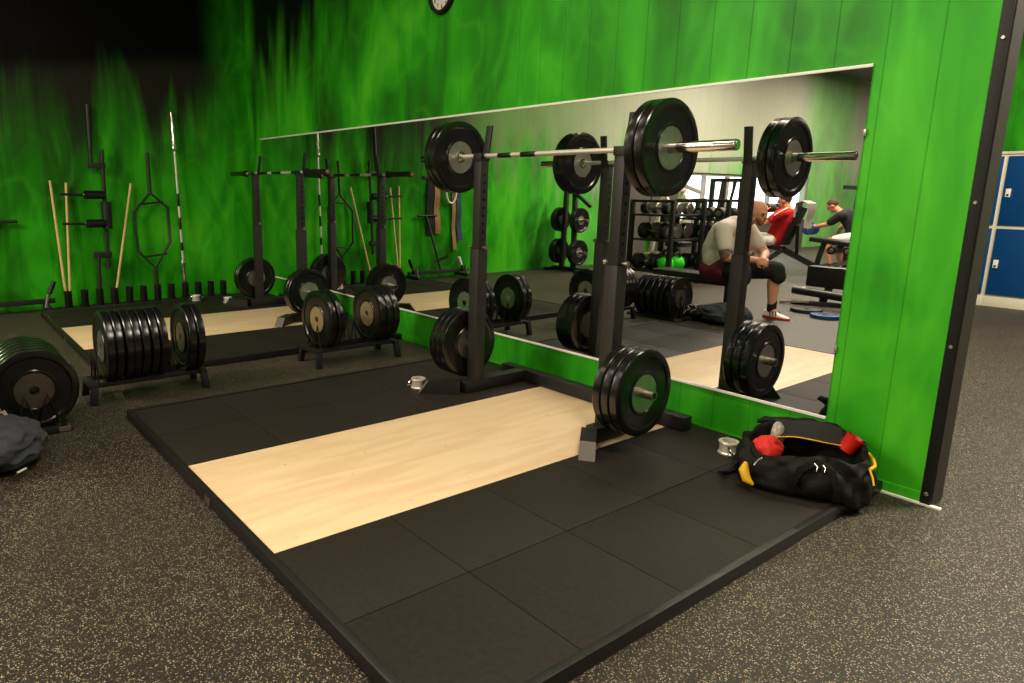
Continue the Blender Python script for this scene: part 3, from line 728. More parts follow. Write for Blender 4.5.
# end panel trims
MB().tube([(0.236, -0.118, 0.160), (0.262, -0.07, 0.162), (0.268, 0.0, 0.165), (0.262, 0.07, 0.168)], 0.007, 8).build('end_trim', M_yellow, bag, smooth=60)
MB().tube([(0.234, -0.124, 0.16), (0.244, -0.142, 0.135), (0.25, -0.155, 0.105)], 0.004, 8).build('end_zip', M_yellow, bag, smooth=60)
MB().tube([(-0.20, -0.185, 0.035), (-0.228, -0.172, 0.05), (-0.243, -0.152, 0.085), (-0.236, -0.140, 0.12)], 0.014, 12, rad=[0.006, 0.020, 0.022, 0.008]).build('side_tag', M_yellow, bag)
MB().tube([(-0.205, -0.165, 0.12), (-0.19, -0.163, 0.145), (-0.175, -0.155, 0.155)], 0.004, 8).build('zip_pull', M_steel, bag)
def ribbon(pts, w, th, up):
    q = MB()
    g = []
    for i, p in enumerate(pts):
        d = (Vector(pts[min(i + 1, len(pts) - 1)]) - Vector(pts[max(0, i - 1)])).normalized(); s_ = d.cross(Vector(up)).normalized()
        g.append([Vector(p) + s_ * w * k for k in (-0.5, 0, 0.5)])
    return q.sheet(g, th)
ribbon([(-0.06, -0.185, 0.02), (-0.055, -0.205, 0.08), (-0.03, -0.195, 0.14), (0.03, -0.165, 0.172), (0.09, -0.185, 0.145), (0.115, -0.21, 0.08), (0.12, -0.19, 0.02)], 0.03, 0.005, (0, -1, 0.3)).build('carry_strap', M_bag, bag, smooth=60)
for dx in (0, 0.03):
    MB().tube([(0.02 + dx, -0.166, 0.172), (0.035 + dx, -0.184, 0.160), (0.03 + dx, -0.196, 0.145)], 0.0022, 8).build('buckle', M_steel, bag)
ribbon([(-0.25, -0.05, 0.12), (-0.30, -0.09, 0.05), (-0.33, -0.05, 0.014), (-0.29, 0.02, 0.01), (-0.25, 0.06, 0.02)], 0.035, 0.005, (0, 0, 1)).build('shoulder_strap', M_bag, bag, smooth=60)

def inbag(p): return Matrix.Rotation(BA, 3, 'Z') @ Vector(p) + Vector((BC.x, BC.y, H))
def cloth_mound(name, m, c, r, label, cat, seed, group=None, rough=0.22, n=40, flat=None, skirt=0.0):
    from mathutils import noise
    q = MB(); q.ball((0, 0, 0), 1.0, n); off = Vector((seed * 3.1, seed * 1.7, seed))
    for v in q.bm.verts:
        p = v.co.copy()
        w = Vector((p.x * 1.3, p.y * 1.3, p.z * 0.9)) + off
        warp = noise.noise(w * 0.8 + Vector((5, 0, 0))) * 1.2
        rid = 1 - abs(noise.noise(w * 1.5 + Vector((warp, warp, 0)))) * 2.2
        k = 1 + rough * (noise.noise(w * 0.9) * 1.1 + 0.55 * rid - 0.25 + 0.10 * noise.noise(w * 4.0))
        z = p.z
        v.co = Vector((p.x * r[0], p.y * r[1], p.z * r[2])) * k
        if skirt and z < 0: v.co.x *= 1 + skirt * -z; v.co.y *= 1 + skirt * -z
        if flat is not None: v.co.z = max(v.co.z, flat + 0.006 * noise.noise(w * 5))
    o = q.build(name, m, smooth=75); o.location = c
    return tag(o, label, cat, group)
cloth_mound('folded_shirt', M_red, inbag((-0.145, -0.02, 0.155)), (0.068, 0.075, 0.055), 'crumpled red shirt lying in the left half of the open gym bag', 'shirt', 3)
cloth_mound('towel', M_greycl, inbag((-0.105, 0.065, 0.200)), (0.028, 0.040, 0.055), 'pale grey towel poking up in the open gym bag', 'towel', 5)
cp = thing('drinking_cup', 'red plastic cup lying in the right end of the open gym bag', 'cup', inbag((0.165, 0.045, 0.175)), BA)
q = MB().lathe([(0.03, 0.0), (0.034, 0.004), (0.040, 0.07), (0.043, 0.075), (0.040, 0.076), (0.036, 0.07), (0.030, 0.008)], 'z', n=28, closed=True)
bmesh.ops.rotate(q.bm, cent=(0, 0, 0), matrix=Matrix.Rotation(0.5, 3, 'Y'), verts=q.bm.verts[:]); q.build('cup_wall', M_redcup, cp)
q = MB().lathe([(0.0001, 0.002), (0.033, 0.002), (0.034, 0.008), (0.0001, 0.008)], 'z', n=28)
bmesh.ops.rotate(q.bm, cent=(0, 0, 0), matrix=Matrix.Rotation(0.5, 3, 'Y'), verts=q.bm.verts[:]); q.build('cup_base', M_redcup, cp)

# ------------------------------------------------------------------ second bag under the slate jacket
b2 = thing('duffel_bag', 'flat dark duffel bag on the floor under the slate jacket', 'bag', (-1.74, -3.30, 0))
q = MB(); q.ball((0, 0, 0), 1.0, 40)
for v in q.bm.verts:
    p = v.co; x, y = p.x, p.y
    k = (abs(x) ** 3 + abs(y) ** 3 + 1e-6) ** (1 / 3) / (math.hypot(x, y) + 1e-6)
    v.co = Vector((x / max(k, 0.6) * 0.37, y / max(k, 0.6) * 0.17, max(0.0, 0.07 + p.z * 0.085 + 0.012 * math.sin(7 * x + 3 * y))))
q.build('bag_body', M_bag, b2, smooth=70)
MB().beam((0.335, 0.125, 0.03), (0.372, 0.085, 0.03), 0.012, 0.008, bev=0.003).build('pale_label', M_white, b2)
rnd = random.Random(4)
for k in range(4):
    q = MB(); q.tube([(-0.26 + 0.08 * k + 0.03 * math.sin(i * 1.3 + k), 0.05 + 0.1 * i / 8, 0.17 - 0.09 * (i / 8) ** 2 + 0.008 * math.sin(i * 2 + k)) for i in range(9)], 0.006, 8); q.build('cord', M_greycl, b2)
cloth_mound('jacket', M_jacket, (-1.62, -3.235, 0.122), (0.25, 0.165, 0.095), 'slate grey fleece jacket heaped on the dark duffel bag at the left picture edge', 'jacket', 11, rough=0.26, n=90, flat=-0.09, skirt=0.3)

# ------------------------------------------------------------------ lockers beyond the wall end
LY = 7.25
x0 = -0.49; w = 0.62
for i in range(4):
    X0 = x0 - w + i * w
    t = thing('locker', ['blue locker column mostly hidden behind the end of the green wall', 'blue two-door locker column, first one right of the black wall post', 'blue two-door locker column, second one from the black wall post', 'blue locker column furthest from the black wall post'][i], 'locker', (X0 + w / 2, LY + 0.25, 0), group='blue lockers')
    MB().box((0, 0.0, 0.06), (w, 0.48, 0.12), bev=0.003).build('plinth', M_cream, t)
    MB().box((0, 0.01, 0.995), (w - 0.001, 0.48, 1.75), bev=0.003).build('locker_body', M_cream, t)
    for z0_, z1_ in ((0.15, 0.965), (1.01, 1.835)):
        dd = MB().box((0, -0.24, (z0_ + z1_) / 2), (w - 0.045, 0.02, z1_ - z0_), bev=0.003).build('door', M_blue, t)
        zz = z0_ + (z1_ - z0_) * 0.47
        h = MB().box((-w / 2 + 0.075, -0.258, zz), (0.05, 0.018, 0.10), bev=0.004).build('latch', M_white, dd)
        MB().cyl((-w / 2 + 0.075, -0.267, zz - 0.025), (-w / 2 + 0.075, -0.275, zz - 0.025), 0.012, 12).build('lock', M_blackgl, dd)
    MB().box((0, 0.0, 1.875), (w, 0.49, 0.03), bev=0.003).build('top_trim', M_cream, t)

# ================================================================== what the mirror shows: the room beside and behind the camera
# plate tree near the left wall
t = thing('plate_tree', 'black A-frame plate tree near the left wall, seen in the mirror', 'plate stand', (-5.75, -5.5, 0))
MB().beam((-6.1, -5.5, 0.04), (-5.35, -5.5, 0.04), 0.08, 0.06).build('base_bar', M_black, t, local=False)
for s_ in (-1, 1): MB().beam((-5.73 + s_ * 0.33, -5.75, 0.03), (-5.73 + s_ * 0.33, -5.25, 0.03), 0.07, 0.05).build('cross_foot', M_black, t, local=False)
for s_ in (-1, 1):
    MB().beam((-5.78 + s_ * 0.13, -5.5, 0.05), (-5.78 + s_ * 0.09, -5.5, 1.45), 0.07, 0.07).build('mast', M_black, t, local=False)
MB().beam((-5.85, -5.5, 1.43), (-5.35, -5.5, 1.1), 0.05, 0.05).build('brace', M_black, t, local=False)
for x, sg in ((-5.78, -1), (-5.78, 1)):
    for z in (0.33, 0.87):
        MB().cyl((x + sg * 0.10, -5.5, z), (x + sg * 0.40, -5.5, z), 0.025, 16).build('peg', M_steel, t, local=False)
for sg, nm in ((-1, 'wall'), (1, 'room')):
    for z, zn, r in ((0.33, 'lower', 0.215), (0.87, 'upper', 0.205)):
        for k in range(2):
            plate(-5.78 + sg * (0.185 + k * 0.05), -5.5, z, 0.046, '%s small black plate on the %s %s-side peg of the plate tree' % ('outer' if k else 'inner', zn, nm), 'plates on the plate tree', 'x', M_hub, 0, r, M_rubber, 0.075)

# dumbbells
_db = {}
def dumbbell(loc, axis_ang, label, group, R=0.10, L=0.36, m=None, tilt=0.0):
    m = m or M_rub_matte; key = (R, L, m.name)
    if key not in _db:
        o = thing('dumbbell', label, 'dumbbell', (0, 0, 0))
        MB().lathe([(0.016, -L / 2 + 0.1), (0.019, 0), (0.016, L / 2 - 0.1)], 'x', n=14).build('handle', M_chrome, o)
        for s_ in (-1, 1):
            a = s_ * (L / 2 - 0.11); b = s_ * L / 2
            h = MB().lathe([(0.0165, a), (R * 0.85, a), (R, a + s_ * 0.012), (R, b - s_ * 0.012), (R * 0.88, b), (0.0001, b)], 'x', n=28).build('head', m, o)
            MB().lathe([(0.0001, b + s_ * 0.002), (R * 0.45, b + s_ * 0.002), (R * 0.5, b)], 'x', n=20).build('end_disc', M_steel, h)
        _db[key] = o
    else:
        o = copy_tree(_db[key])
    o.location = loc; o.rotation_euler = (0, tilt, axis_ang)
    return tag(o, label, 'dumbbell', group)

# dumbbell rack running away from the mirror, seen end-on
def tier_rack(name, label, x0, x1, y0, y1, zs, top):
    t = thing(name, label, 'dumbbell rack', ((x0 + x1) / 2, (y0 + y1) / 2, 0))
    for x in (x0, x1):
        for y in (y0, y1):
            MB().beam((x, y, 0.005), (x, y, top), 0.06, 0.06).build('post', M_black, t, local=False)
    for z in zs:
        MB().box(((x0 + x1) / 2, (y0 + y1) / 2, z), (abs(x1 - x0) - 0.062, abs(y1 - y0) + 0.05, 0.03), bev=0.004).build('shelf', M_black, t, local=False)
    for y in (y0, y1):
        MB().beam((x0, y, top - 0.02), (x1, y, top - 0.02), 0.05, 0.04).build('top_bar', M_black, t, local=False)
    return t
tier_rack('dumbbell_rack', 'three-tier black dumbbell rack with green kettlebells, seen end-on in the mirror', -4.30, -3.62, -5.98, -5.2, (0.20, 0.66, 1.02), 1.24)
for zi, z in enumerate((0.215, 0.675, 1.035)):
    for k in range(3):
        y = -5.33 - k * 0.255
        r = 0.115 if zi < 2 else 0.085
        x = -4.08 if zi == 0 else -3.98
        dumbbell((x, y, z + r + 0.001), 0.0, 'dumbbell on the %s tier of the end-on rack, %s from the mirror' % (['bottom', 'middle', 'top'][zi], ORD[k]), 'dumbbells on the end-on rack', r, 0.40 if zi == 0 else 0.46, M_rub_matte if k < 1 else M_steel)

def kettlebell(loc, label):
    t = thing('kettlebell', label, 'kettlebell', loc, 0.4, 'green kettlebells'); t.scale = (1.4, 1.4, 1.4)
    MB().lathe([(0.0001, 0), (0.05, 0.0), (0.075, 0.03), (0.085, 0.075), (0.07, 0.125), (0.04, 0.15), (0.0001, 0.155)], 'z', n=24).build('bell', M_neon, t)
    MB().tube([(-0.045, 0, 0.135), (-0.055, 0, 0.18), (-0.035, 0, 0.215), (0.035, 0, 0.215), (0.055, 0, 0.18), (0.045, 0, 0.135)], 0.014, 10).build('handle', M_black, t)
kettlebell((-3.74, -5.31, 0.2155), 'neon green kettlebell on the bottom shelf of the end-on dumbbell rack, nearest the mirror')
kettlebell((-3.74, -5.58, 0.2155), 'neon green kettlebell on the bottom shelf, behind the nearest one')

# second rack across
t = thing('storage_rack', 'open black storage rack standing between the dumbbells and the man in white', 'rack', (-3.78, -6.5, 0))
XR0, XR1 = -4.20, -3.36
for x in (XR0, XR1):
    for y in (-6.75, -6.2): MB().beam((x, y, 0.005), (x, y, 1.25), 0.06, 0.06).build('post', M_black, t, local=False)
for z in (0.16, 0.62, 0.95): MB().box(((XR0 + XR1) / 2, -6.475, z), (XR1 - XR0 - 0.062, 0.6, 0.03), bev=0.004).build('shelf', M_black, t, local=False)
for y in (-6.75, -6.2): MB().beam((XR0, y, 1.235), (XR1, y, 1.235), 0.04, 0.04).build('top_bar', M_black, t, local=False)
for zi, (z, r, n) in enumerate(((0.176, 0.12, 3), (0.636, 0.11, 3), (0.966, 0.085, 4))):
    for k in range(n):
        dumbbell((XR0 + 0.15 + k * (0.5 / (n - 1)), -6.475, z + r), PI / 2, 'black dumbbell on the %s shelf of the open storage rack, %s from the end-on rack' % (['lowest', 'middle', 'top'][zi], ORD[k]), 'dumbbells on the storage rack', r, 0.44)

# cable machine by the window
t = thing('cable_machine', 'tall black cable machine frame in front of the bright window', 'gym machine', (-4.9, -9.0, 0))
for x in (-5.2, -4.62):
    for y in (-9.2, -8.8): MB().beam((x, y, 0.005), (x, y, 1.62), 0.07, 0.07).build('post', M_black, t, local=False)
for z in (0.06, 1.59):
    for y in (-9.2, -8.8): MB().beam((-5.2, y, z), (-4.62, y, z), 0.06, 0.06).build('cross_bar', M_black, t, local=False)
for x in (-5.2, -4.62): MB().beam((x, -9.2, 1.59), (x, -8.8, 1.59), 0.06, 0.06).build('top_bar', M_black, t, local=False)
MB().beam((-5.0, -8.8, 1.56), (-5.1, -8.8, 0.5), 0.04, 0.04).build('brace', M_black, t, local=False)
MB().beam((-4.75, -8.8, 1.56), (-4.95, -8.8, 0.5), 0.04, 0.04).build('brace', M_black, t, local=False)
for k in range(8): MB().box((-4.9, -9.15, 0.18 + k * 0.052), (0.3, 0.12, 0.048), bev=0.004).build('weight_block', M_blackgl, t, local=False)
for x in (-4.99, -4.81): MB().cyl((x, -9.15, 0.1), (x, -9.15, 1.56), 0.012, 10).build('guide_rod', M_chrome, t, local=False)

# another machine silhouette
t = thing('lat_machine', 'pale framed pulley machine standing before the bright window', 'gym machine', (-5.3, -8.0, 0))
MB().beam((-5.6, -8.0, 0.04), (-4.9, -8.0, 0.04), 0.08, 0.06).build('base_bar', M_paleframe, t, local=False)
MB().beam((-5.45, -8.0, 0.05), (-5.3, -8.0, 1.55), 0.07, 0.09).build('mast', M_paleframe, t, local=False)
MB().beam((-5.35, -8.0, 1.5), (-4.95, -8.0, 1.36), 0.06, 0.07).build('jib', M_paleframe, t, local=False)
MB().tube([(-5.0, -8.35, 1.2), (-4.95, -8.2, 1.24), (-4.95, -7.8, 1.24), (-5.0, -7.65, 1.2)], 0.014, 10).build('pull_handle', M_chrome, t, local=False)
MB().beam((-5.3, -8.0, 0.5), (-4.95, -8.0, 0.5), 0.28, 0.07, bev=0.02).build('seat_pad', M_vinyl, t, local=False)
for dz in (0.0, 0.36): MB().cyl((-5.18, -7.75, 0.7 + dz), (-5.18, -8.25, 0.7 + dz), 0.05, 16).build('roller_pad', M_white, t, local=False)
MB().beam((-5.3, -8.0, 0.7), (-5.14, -8.0, 1.1), 0.05, 0.05).build('lever_arm', M_paleframe, t, local=False)

t = thing('chest_press_machine', 'pale framed press machine behind the end-on dumbbell rack', 'gym machine', (-5.0, -7.2, 0))
for y in (-7.5, -6.95):
    MB().beam((-5.35, y, 0.03), (-4.6, y, 0.03), 0.07, 0.05).build('base_rail', M_paleframe, t, local=False)
    MB().beam((-5.2, y, 0.05), (-4.95, y, 1.42), 0.06, 0.08).build('upright', M_paleframe, t, local=False)
    MB().beam((-4.97, y, 1.36), (-4.70, y, 0.82), 0.05, 0.05).build('press_arm', M_paleframe, t, local=False)
    MB().cyl((-4.70, y - 0.09, 0.82), (-4.70, y + 0.09, 0.82), 0.02, 12).build('grip', M_vinyl, t, local=False)
MB().beam((-4.95, -7.5, 1.4), (-4.95, -6.95, 1.4), 0.06, 0.06).build('top_bar', M_paleframe, t, local=False)
MB().beam((-5.05, -7.22, 0.5), (-4.98, -7.22, 1.2), 0.07, 0.28, up=(0, 1, 0), bev=0.02).build('back_pad', M_vinyl, t, local=False)
MB().box((-4.8, -7.22, 0.47), (0.36, 0.28, 0.08), bev=0.02).build('seat_pad', M_vinyl, t, local=False)
MB().beam((-4.8, -7.22, 0.43), (-4.8, -7.22, 0.01), 0.07, 0.07).build('seat_post', M_paleframe, t, local=False)
for k in range(9): MB().box((-5.33, -7.22, 0.12 + k * 0.05), (0.12, 0.3, 0.046), bev=0.004).build('weight_block', M_steel, t, local=False)
# flat bench with the seated man
t = thing('flat_bench', 'flat black bench under the seated man in the white shirt', 'bench', (-2.25, -3.78, 0))
MB().box((-2.28, -3.78, 0.415), (1.05, 0.30, 0.07), bev=0.02).build('seat_pad', M_vinyl, t, local=False)
MB().beam((-2.75, -3.78, 0.35), (-1.85, -3.78, 0.35), 0.06, 0.05).build('spine', M_black, t, local=False)
for x in (-2.72, -1.9):
    MB().beam((x, -3.78, 0.34), (x, -3.78, 0.04), 0.06, 0.06).build('leg', M_black, t, local=False)
    MB().beam((x, -4.0, 0.025), (x, -3.56, 0.025), 0.06, 0.05).build('cross_foot', M_black, t, local=False)

def face(mb_skin, hc, fwd, r=0.1, up=(0, 0, 1)):
    """adds skull, jaw, nose, ears and brow to a body; hc head centre"""
    f = Vector(fwd).normalized(); u = Vector(up); s_ = f.cross(u).normalized(); u = s_.cross(f)
    R = Matrix((f, s_, u)).transposed(); hc = Vector(hc)
    mb_skin.ball(hc + u * 0.02 - f * 0.01, (r * 1.0, r * 0.79, r * 1.02), 18, R)
    mb_skin.ball(hc - u * r * 0.45 + f * r * 0.22, (r * 0.68, r * 0.62, r * 0.66), 16, R)
    mb_skin.ball(hc - u * r * 0.82 + f * r * 0.62, (r * 0.26, r * 0.34, r * 0.22), 12, R)      # chin
    mb_skin.cap(hc + f * r * 0.90 + u * r * 0.10, r * 0.07, hc + f * r * 1.14 - u * r * 0.22, r * 0.14, 8)  # nose
    mb_skin.ball(hc + f * r * 0.84 + u * r * 0.24, (r * 0.14, r * 0.5, r * 0.10), 12, R)       # brow
    mb_skin.ball(hc + f * r * 0.84 - u * r * 0.52, (r * 0.14, r * 0.26, r * 0.08), 10, R)      # lips
    for k in (-1, 1):
        mb_skin.ball(hc + s_ * k * r * 0.80 - f * r * 0.12 - u * r * 0.05, (r * 0.22, r * 0.10, r * 0.30), 10, R)
    return f, s_, u, hc, r
def eyes(fr, parent):
    f, s_, u, hc, r = fr
    for k in (-1, 1):
        MB().ball(hc + f * r * 0.86 + s_ * k * r * 0.32 + u * r * 0.06, (r * 0.1,) * 3, 10).build('eye', M_eye, parent, local=False)

def hand(mb, wrist, d, palm_n, thumb_side, curl, k=1.0):
    """d: direction of fingers, palm_n: palm normal the fingers curl to, curl in radians per knuckle"""
    w = Vector(wrist); d = Vector(d).normalized(); n = Vector(palm_n); n = (n - d * n.dot(d)).normalized(); s_ = d.cross(n).normalized() * thumb_side
    for j in range(4):
        o = s_ * (0.030 - 0.02 * j) * k
        mb.cap(w + d * 0.015 * k + o * 0.6, 0.017 * k, w + d * 0.085 * k + o, 0.0135 * k, 8)
        L = [0.068, 0.076, 0.071, 0.054][j] * k
        p = w + d * 0.088 * k + o; dd = d.copy(); rr = 0.0105 * k
        for seg, fr in enumerate((0.45, 0.32, 0.23)):
            ax = dd.cross(n).normalized()
            dd = Matrix.Rotation(curl * (0.8 + 0.25 * seg), 3, ax) @ dd
            q = p + dd * L * fr; mb.cap(p, rr, q, rr * 0.9, 8); p = q; rr *= 0.9
    p = w + d * 0.03 * k + s_ * 0.03 * k; q = p + (d * 0.6 + s_ * 0.7 + n * 0.3).normalized() * 0.042 * k; r_ = q + (d * 0.8 + s_ * 0.1 + n * 0.6).normalized() * 0.034 * k
    mb.cap(p, 0.015 * k, q, 0.012 * k, 8); mb.cap(q, 0.012 * k, r_, 0.0095 * k, 8)

def shoe(parent, heel, toe_dir, L=0.29, m=M_shoe, sole=M_shoered, stripes=True):
    h = Vector(heel); d = Vector(toe_dir); d.z = 0; d.normalize(); s_ = Vector((-d.y, d.x, 0)); U = Vector((0, 0, 1))
    q = MB(); prof = [(0.0, 0.034, 0.085), (0.05, 0.038, 0.095), (0.11, 0.040, 0.085), (0.17, 0.046, 0.062), (0.23, 0.048, 0.048), (0.27, 0.040, 0.040), (0.295, 0.018, 0.030)]
    rings = []
    for x, w, z in prof:
        rings.append([q.bm.verts.new(h + d * (x * L / 0.295) + s_ * w * math.cos(a) + U * (0.02 + (z - 0.02) * (0.0 if math.sin(a) < 0 else math.sin(a) ** 0.7))) for a in [2 * PI * k / 16 for k in range(16)]])
    for A, B in zip(rings[:-1], rings[1:]):
        for k in range(16): q.bm.faces.new((A[k], A[(k + 1) % 16], B[(k + 1) % 16], B[k]))
    q.bm.faces.new(rings[0]); q.bm.faces.new(rings[-1])
    o = q.build('shoe', m, parent, smooth=60, local=False)
    q = MB(); rings = []
    for x, w, z in prof: rings.append((h + d * (x * L / 0.295), w + 0.004))
    poly = [(p + s_ * w) for p, w in rings] + [(p - s_ * w) for p, w in rings[::-1]]
    q.prism([(p.x, p.y) for p in poly], 0.002, 0.026)
    # red heel half, pale front
    q.build('sole', sole, o, smooth=30, local=False)
    if stripes:
        for k in range(3):
            for sd in (-1, 1):
                c = h + d * (0.10 + 0.035 * k) * L / 0.295
                MB().beam(c + s_ * sd * 0.046 + U * 0.032, c - d * 0.02 + s_ * sd * 0.030 + U * 0.082, 0.006, 0.012, up=tuple(s_), bev=0.001).build('stripe', M_sock, o, local=False)
    return o

# --- man in the white shirt: sits facing +x, leans on his thighs with clasped hands
man = thing('person', 'bald man in white t-shirt and black shorts sitting with clasped hands, seen in the mirror', 'person', (-1.95, -3.75, 0))
hipL, hipR = Vector((-1.90, -3.62, 0.53)), Vector((-1.90, -3.88, 0.53))
kneL, kneR = Vector((-1.54, -3.50, 0.535)), Vector((-1.43, -4.02, 0.535))
ankL, ankR = Vector((-1.64, -3.56, 0.11)), Vector((-1.46, -4.05, 0.11))
shL, shR = Vector((-1.80, -3.50, 0.965)), Vector((-1.80, -3.98, 0.965))
elL, elR = Vector((-1.70, -3.43, 0.68)), Vector((-1.60, -4.05, 0.70))
haL, haR = Vector((-1.49, -3.70, 0.655)), Vector((-1.485, -3.79, 0.650))
hd = Vector((-1.575, -3.74, 1.15))
q = MB()
q.chain([(-1.92, -3.75, 0.56, 0.165), (-1.935, -3.75, 0.72, 0.17), (-1.89, -3.75, 0.88, 0.165), (-1.80, -3.75, 0.98, 0.12), (-1.70, -3.745, 1.045, 0.075), (-1.63, -3.74, 1.09, 0.066)], 16)
for h_, kn, an in ((hipL, kneL, ankL), (hipR, kneR, ankR)):
    q.chain([(*h_, 0.115), (*kn, 0.072)], 14)
    c = kn.lerp(an, 0.35); q.chain([(*kn, 0.066), (c.x - 0.02, c.y, c.z, 0.066), (*an, 0.042), (an.x + 0.03, an.y, 0.06, 0.04)], 14)
for s_, e, h_, ts in ((shL, elL, haL, 1), (shR, elR, haR, -1)):
    w = h_
    q.chain([(-1.84, -3.75, 0.98, 0.11), (*s_, 0.085), (*s_.lerp(e, 0.5), 0.066), (*e, 0.05)], 14)
    q.chain([(*e, 0.05), (*e.lerp(w, 0.35), 0.05), (*e.lerp(w, 0.95), 0.031)], 12)
hand(q, elL.lerp(haL, 0.92), (0.75, -0.45, -0.2), (-0.3, -0.9, -0.2), 1, 0.62)
hand(q, elR.lerp(haR, 0.92), (0.75, 0.42, -0.25), (-0.3, 0.9, -0.2), -1, 0.62)
fr = face(q, hd, (0.96, 0.06, -0.28), 0.106)
body = q.build('body', M_skin, man, local=False, voxel=0.0085, sm=5)
eyes(fr, man)
f, s_, u, hc, r = fr
MB().chain([(*(hc - u * r * 0.42 + f * r * 0.62 + s_ * r * 0.52), 0.026), (*(hc - u * r * 0.86 + f * r * 0.72), 0.032), (*(hc - u * r * 0.42 + f * r * 0.62 - s_ * r * 0.52), 0.026)], 10).build('beard', M_beard, man, local=False, voxel=0.007, sm=3)
# shirt
q = MB()
q.ball((-1.945, -3.75, 0.53), (0.195, 0.24, 0.085), 16)
q.chain([(-1.945, -3.75, 0.62, 0.19), (-1.945, -3.75, 0.73, 0.198), (-1.90, -3.75, 0.88, 0.188), (-1.82, -3.75, 0.975, 0.135)], 18)
q.ball((-1.93, -3.62, 0.60), (0.13, 0.12, 0.16), 14); q.ball((-1.93, -3.88, 0.60), (0.13, 0.12, 0.16), 14)
for s_, e in ((shL, elL), (shR, elR)):
    q.chain([(-1.85, -3.75, 0.975, 0.12), (*s_, 0.098), (*s_.lerp(e, 0.42), 0.088), (*s_.lerp(e, 0.62), 0.082)], 14)
q.build('shirt', M_tee, man, local=False, voxel=0.011, sm=6)
MB().chain([(-2.00, -3.60, 0.50, 0.09), (-1.88, -3.58, 0.49, 0.112), (-1.80, -3.55, 0.52, 0.118)], 12).chain([(-2.00, -3.90, 0.50, 0.09), (-1.88, -3.92, 0.49, 0.112), (-1.80, -3.95, 0.52, 0.118)], 12).chain([(-1.97, -3.60, 0.515, 0.115), (-1.97, -3.90, 0.515, 0.115)], 12).build('maroon_undershorts', M_maroon, man, local=False, voxel=0.011, sm=4)
q = MB()
for h_, kn in ((hipL, kneL), (hipR, kneR)):
    q.chain([(h_.x + 0.06, h_.y, h_.z, 0.132), (*h_.lerp(kn, 0.6), 0.112), (*h_.lerp(kn, 0.96), 0.098)], 14)
    q.chain([(*h_.lerp(kn, 0.96), 0.096), (kn.x + 0.012, kn.y, kn.z - 0.07, 0.085)], 14)
q.build('shorts', M_shorts, man, local=False, voxel=0.011, sm=4)
for an, td in ((ankL, (0.9, 0.35, 0)), (ankR, (0.97, 0.12, 0))):
    MB().chain([(an.x, an.y, 0.20, 0.05), (an.x, an.y, 0.10, 0.049)], 14).build('sock', M_sock, man, local=False, voxel=0.009, sm=2)
    d = Vector(td).normalized(); shoe(man, (an.x - d.x * 0.075, an.y - d.y * 0.075, 0), td)
# forearm ink
ink = elL.lerp(shL, 0.12)
MB().chain([(*elL.lerp(shL, 0.38), 0.071), (*elL.lerp(shL, 0.02), 0.0545)], 14).build('arm_tattoo', M_tattoo, man, local=False, voxel=0.008, sm=3)

man.location.x -= 0.07
# --- man in the red shirt on the incline bench, faces -x
t = thing('incline_bench', 'black adjustable bench under the man in the red shirt', 'bench', (-3.5, -8.2, 0))
q = MB(); q.beam((-3.27, -8.2, 0.52), (-3.04, -8.2, 1.15), 0.06, 0.22, up=(0, 1, 0), bev=0.015); q.build('back_pad', M_vinyl, t, local=False)
q = MB(); q.beam((-3.72, -8.2, 0.50), (-3.32, -8.2, 0.46), 0.28, 0.07, up=(0, 0, 1), bev=0.015); q.build('seat_pad', M_vinyl, t, local=False)
MB().beam((-3.30, -8.2, 0.44), (-3.72, -7.9, 0.03), 0.08, 0.08).build('front_leg', M_black, t, local=False)
MB().beam((-3.30, -8.2, 0.44), (-3.0, -9.1, 0.05), 0.08, 0.08).build('rear_leg', M_black, t, local=False)
MB().beam((-3.72, -7.65, 0.025), (-3.72, -8.15, 0.025), 0.06, 0.05).build('front_foot', M_black, t, local=False)
MB().beam((-3.25, -9.15, 0.03), (-2.75, -9.05, 0.03), 0.06, 0.06).build('rear_foot', M_black, t, local=False)
MB().beam((-3.2, -8.5, 0.28), (-3.1, -8.2, 0.85), 0.05, 0.05).build('back_strut', M_black, t, local=False)
q = MB(); g = []
for i in range(13):
    a = i / 12
    if a < 0.45: p = (-3.10 - 0.02, -8.2, 0.98 + 0.25 * a / 0.45)
    elif a < 0.55: p = (-3.02, -8.2, 1.245)
    else: p = (-2.93 + 0.02 * math.sin(i), -8.2, 1.235 - 0.42 * (a - 0.55) / 0.45)
    g.append([(p[0] + 0.008 * math.sin(j * 2 + i), -8.33 + 0.26 * j / 8, p[2]) for j in range(9)])
tw = MB().sheet(g, 0.012).build('towel', M_greycl, smooth=60); tw.location.x = -0.17
tag(tw, 'pale striped towel draped over the incline bench back behind the man in red', 'towel')

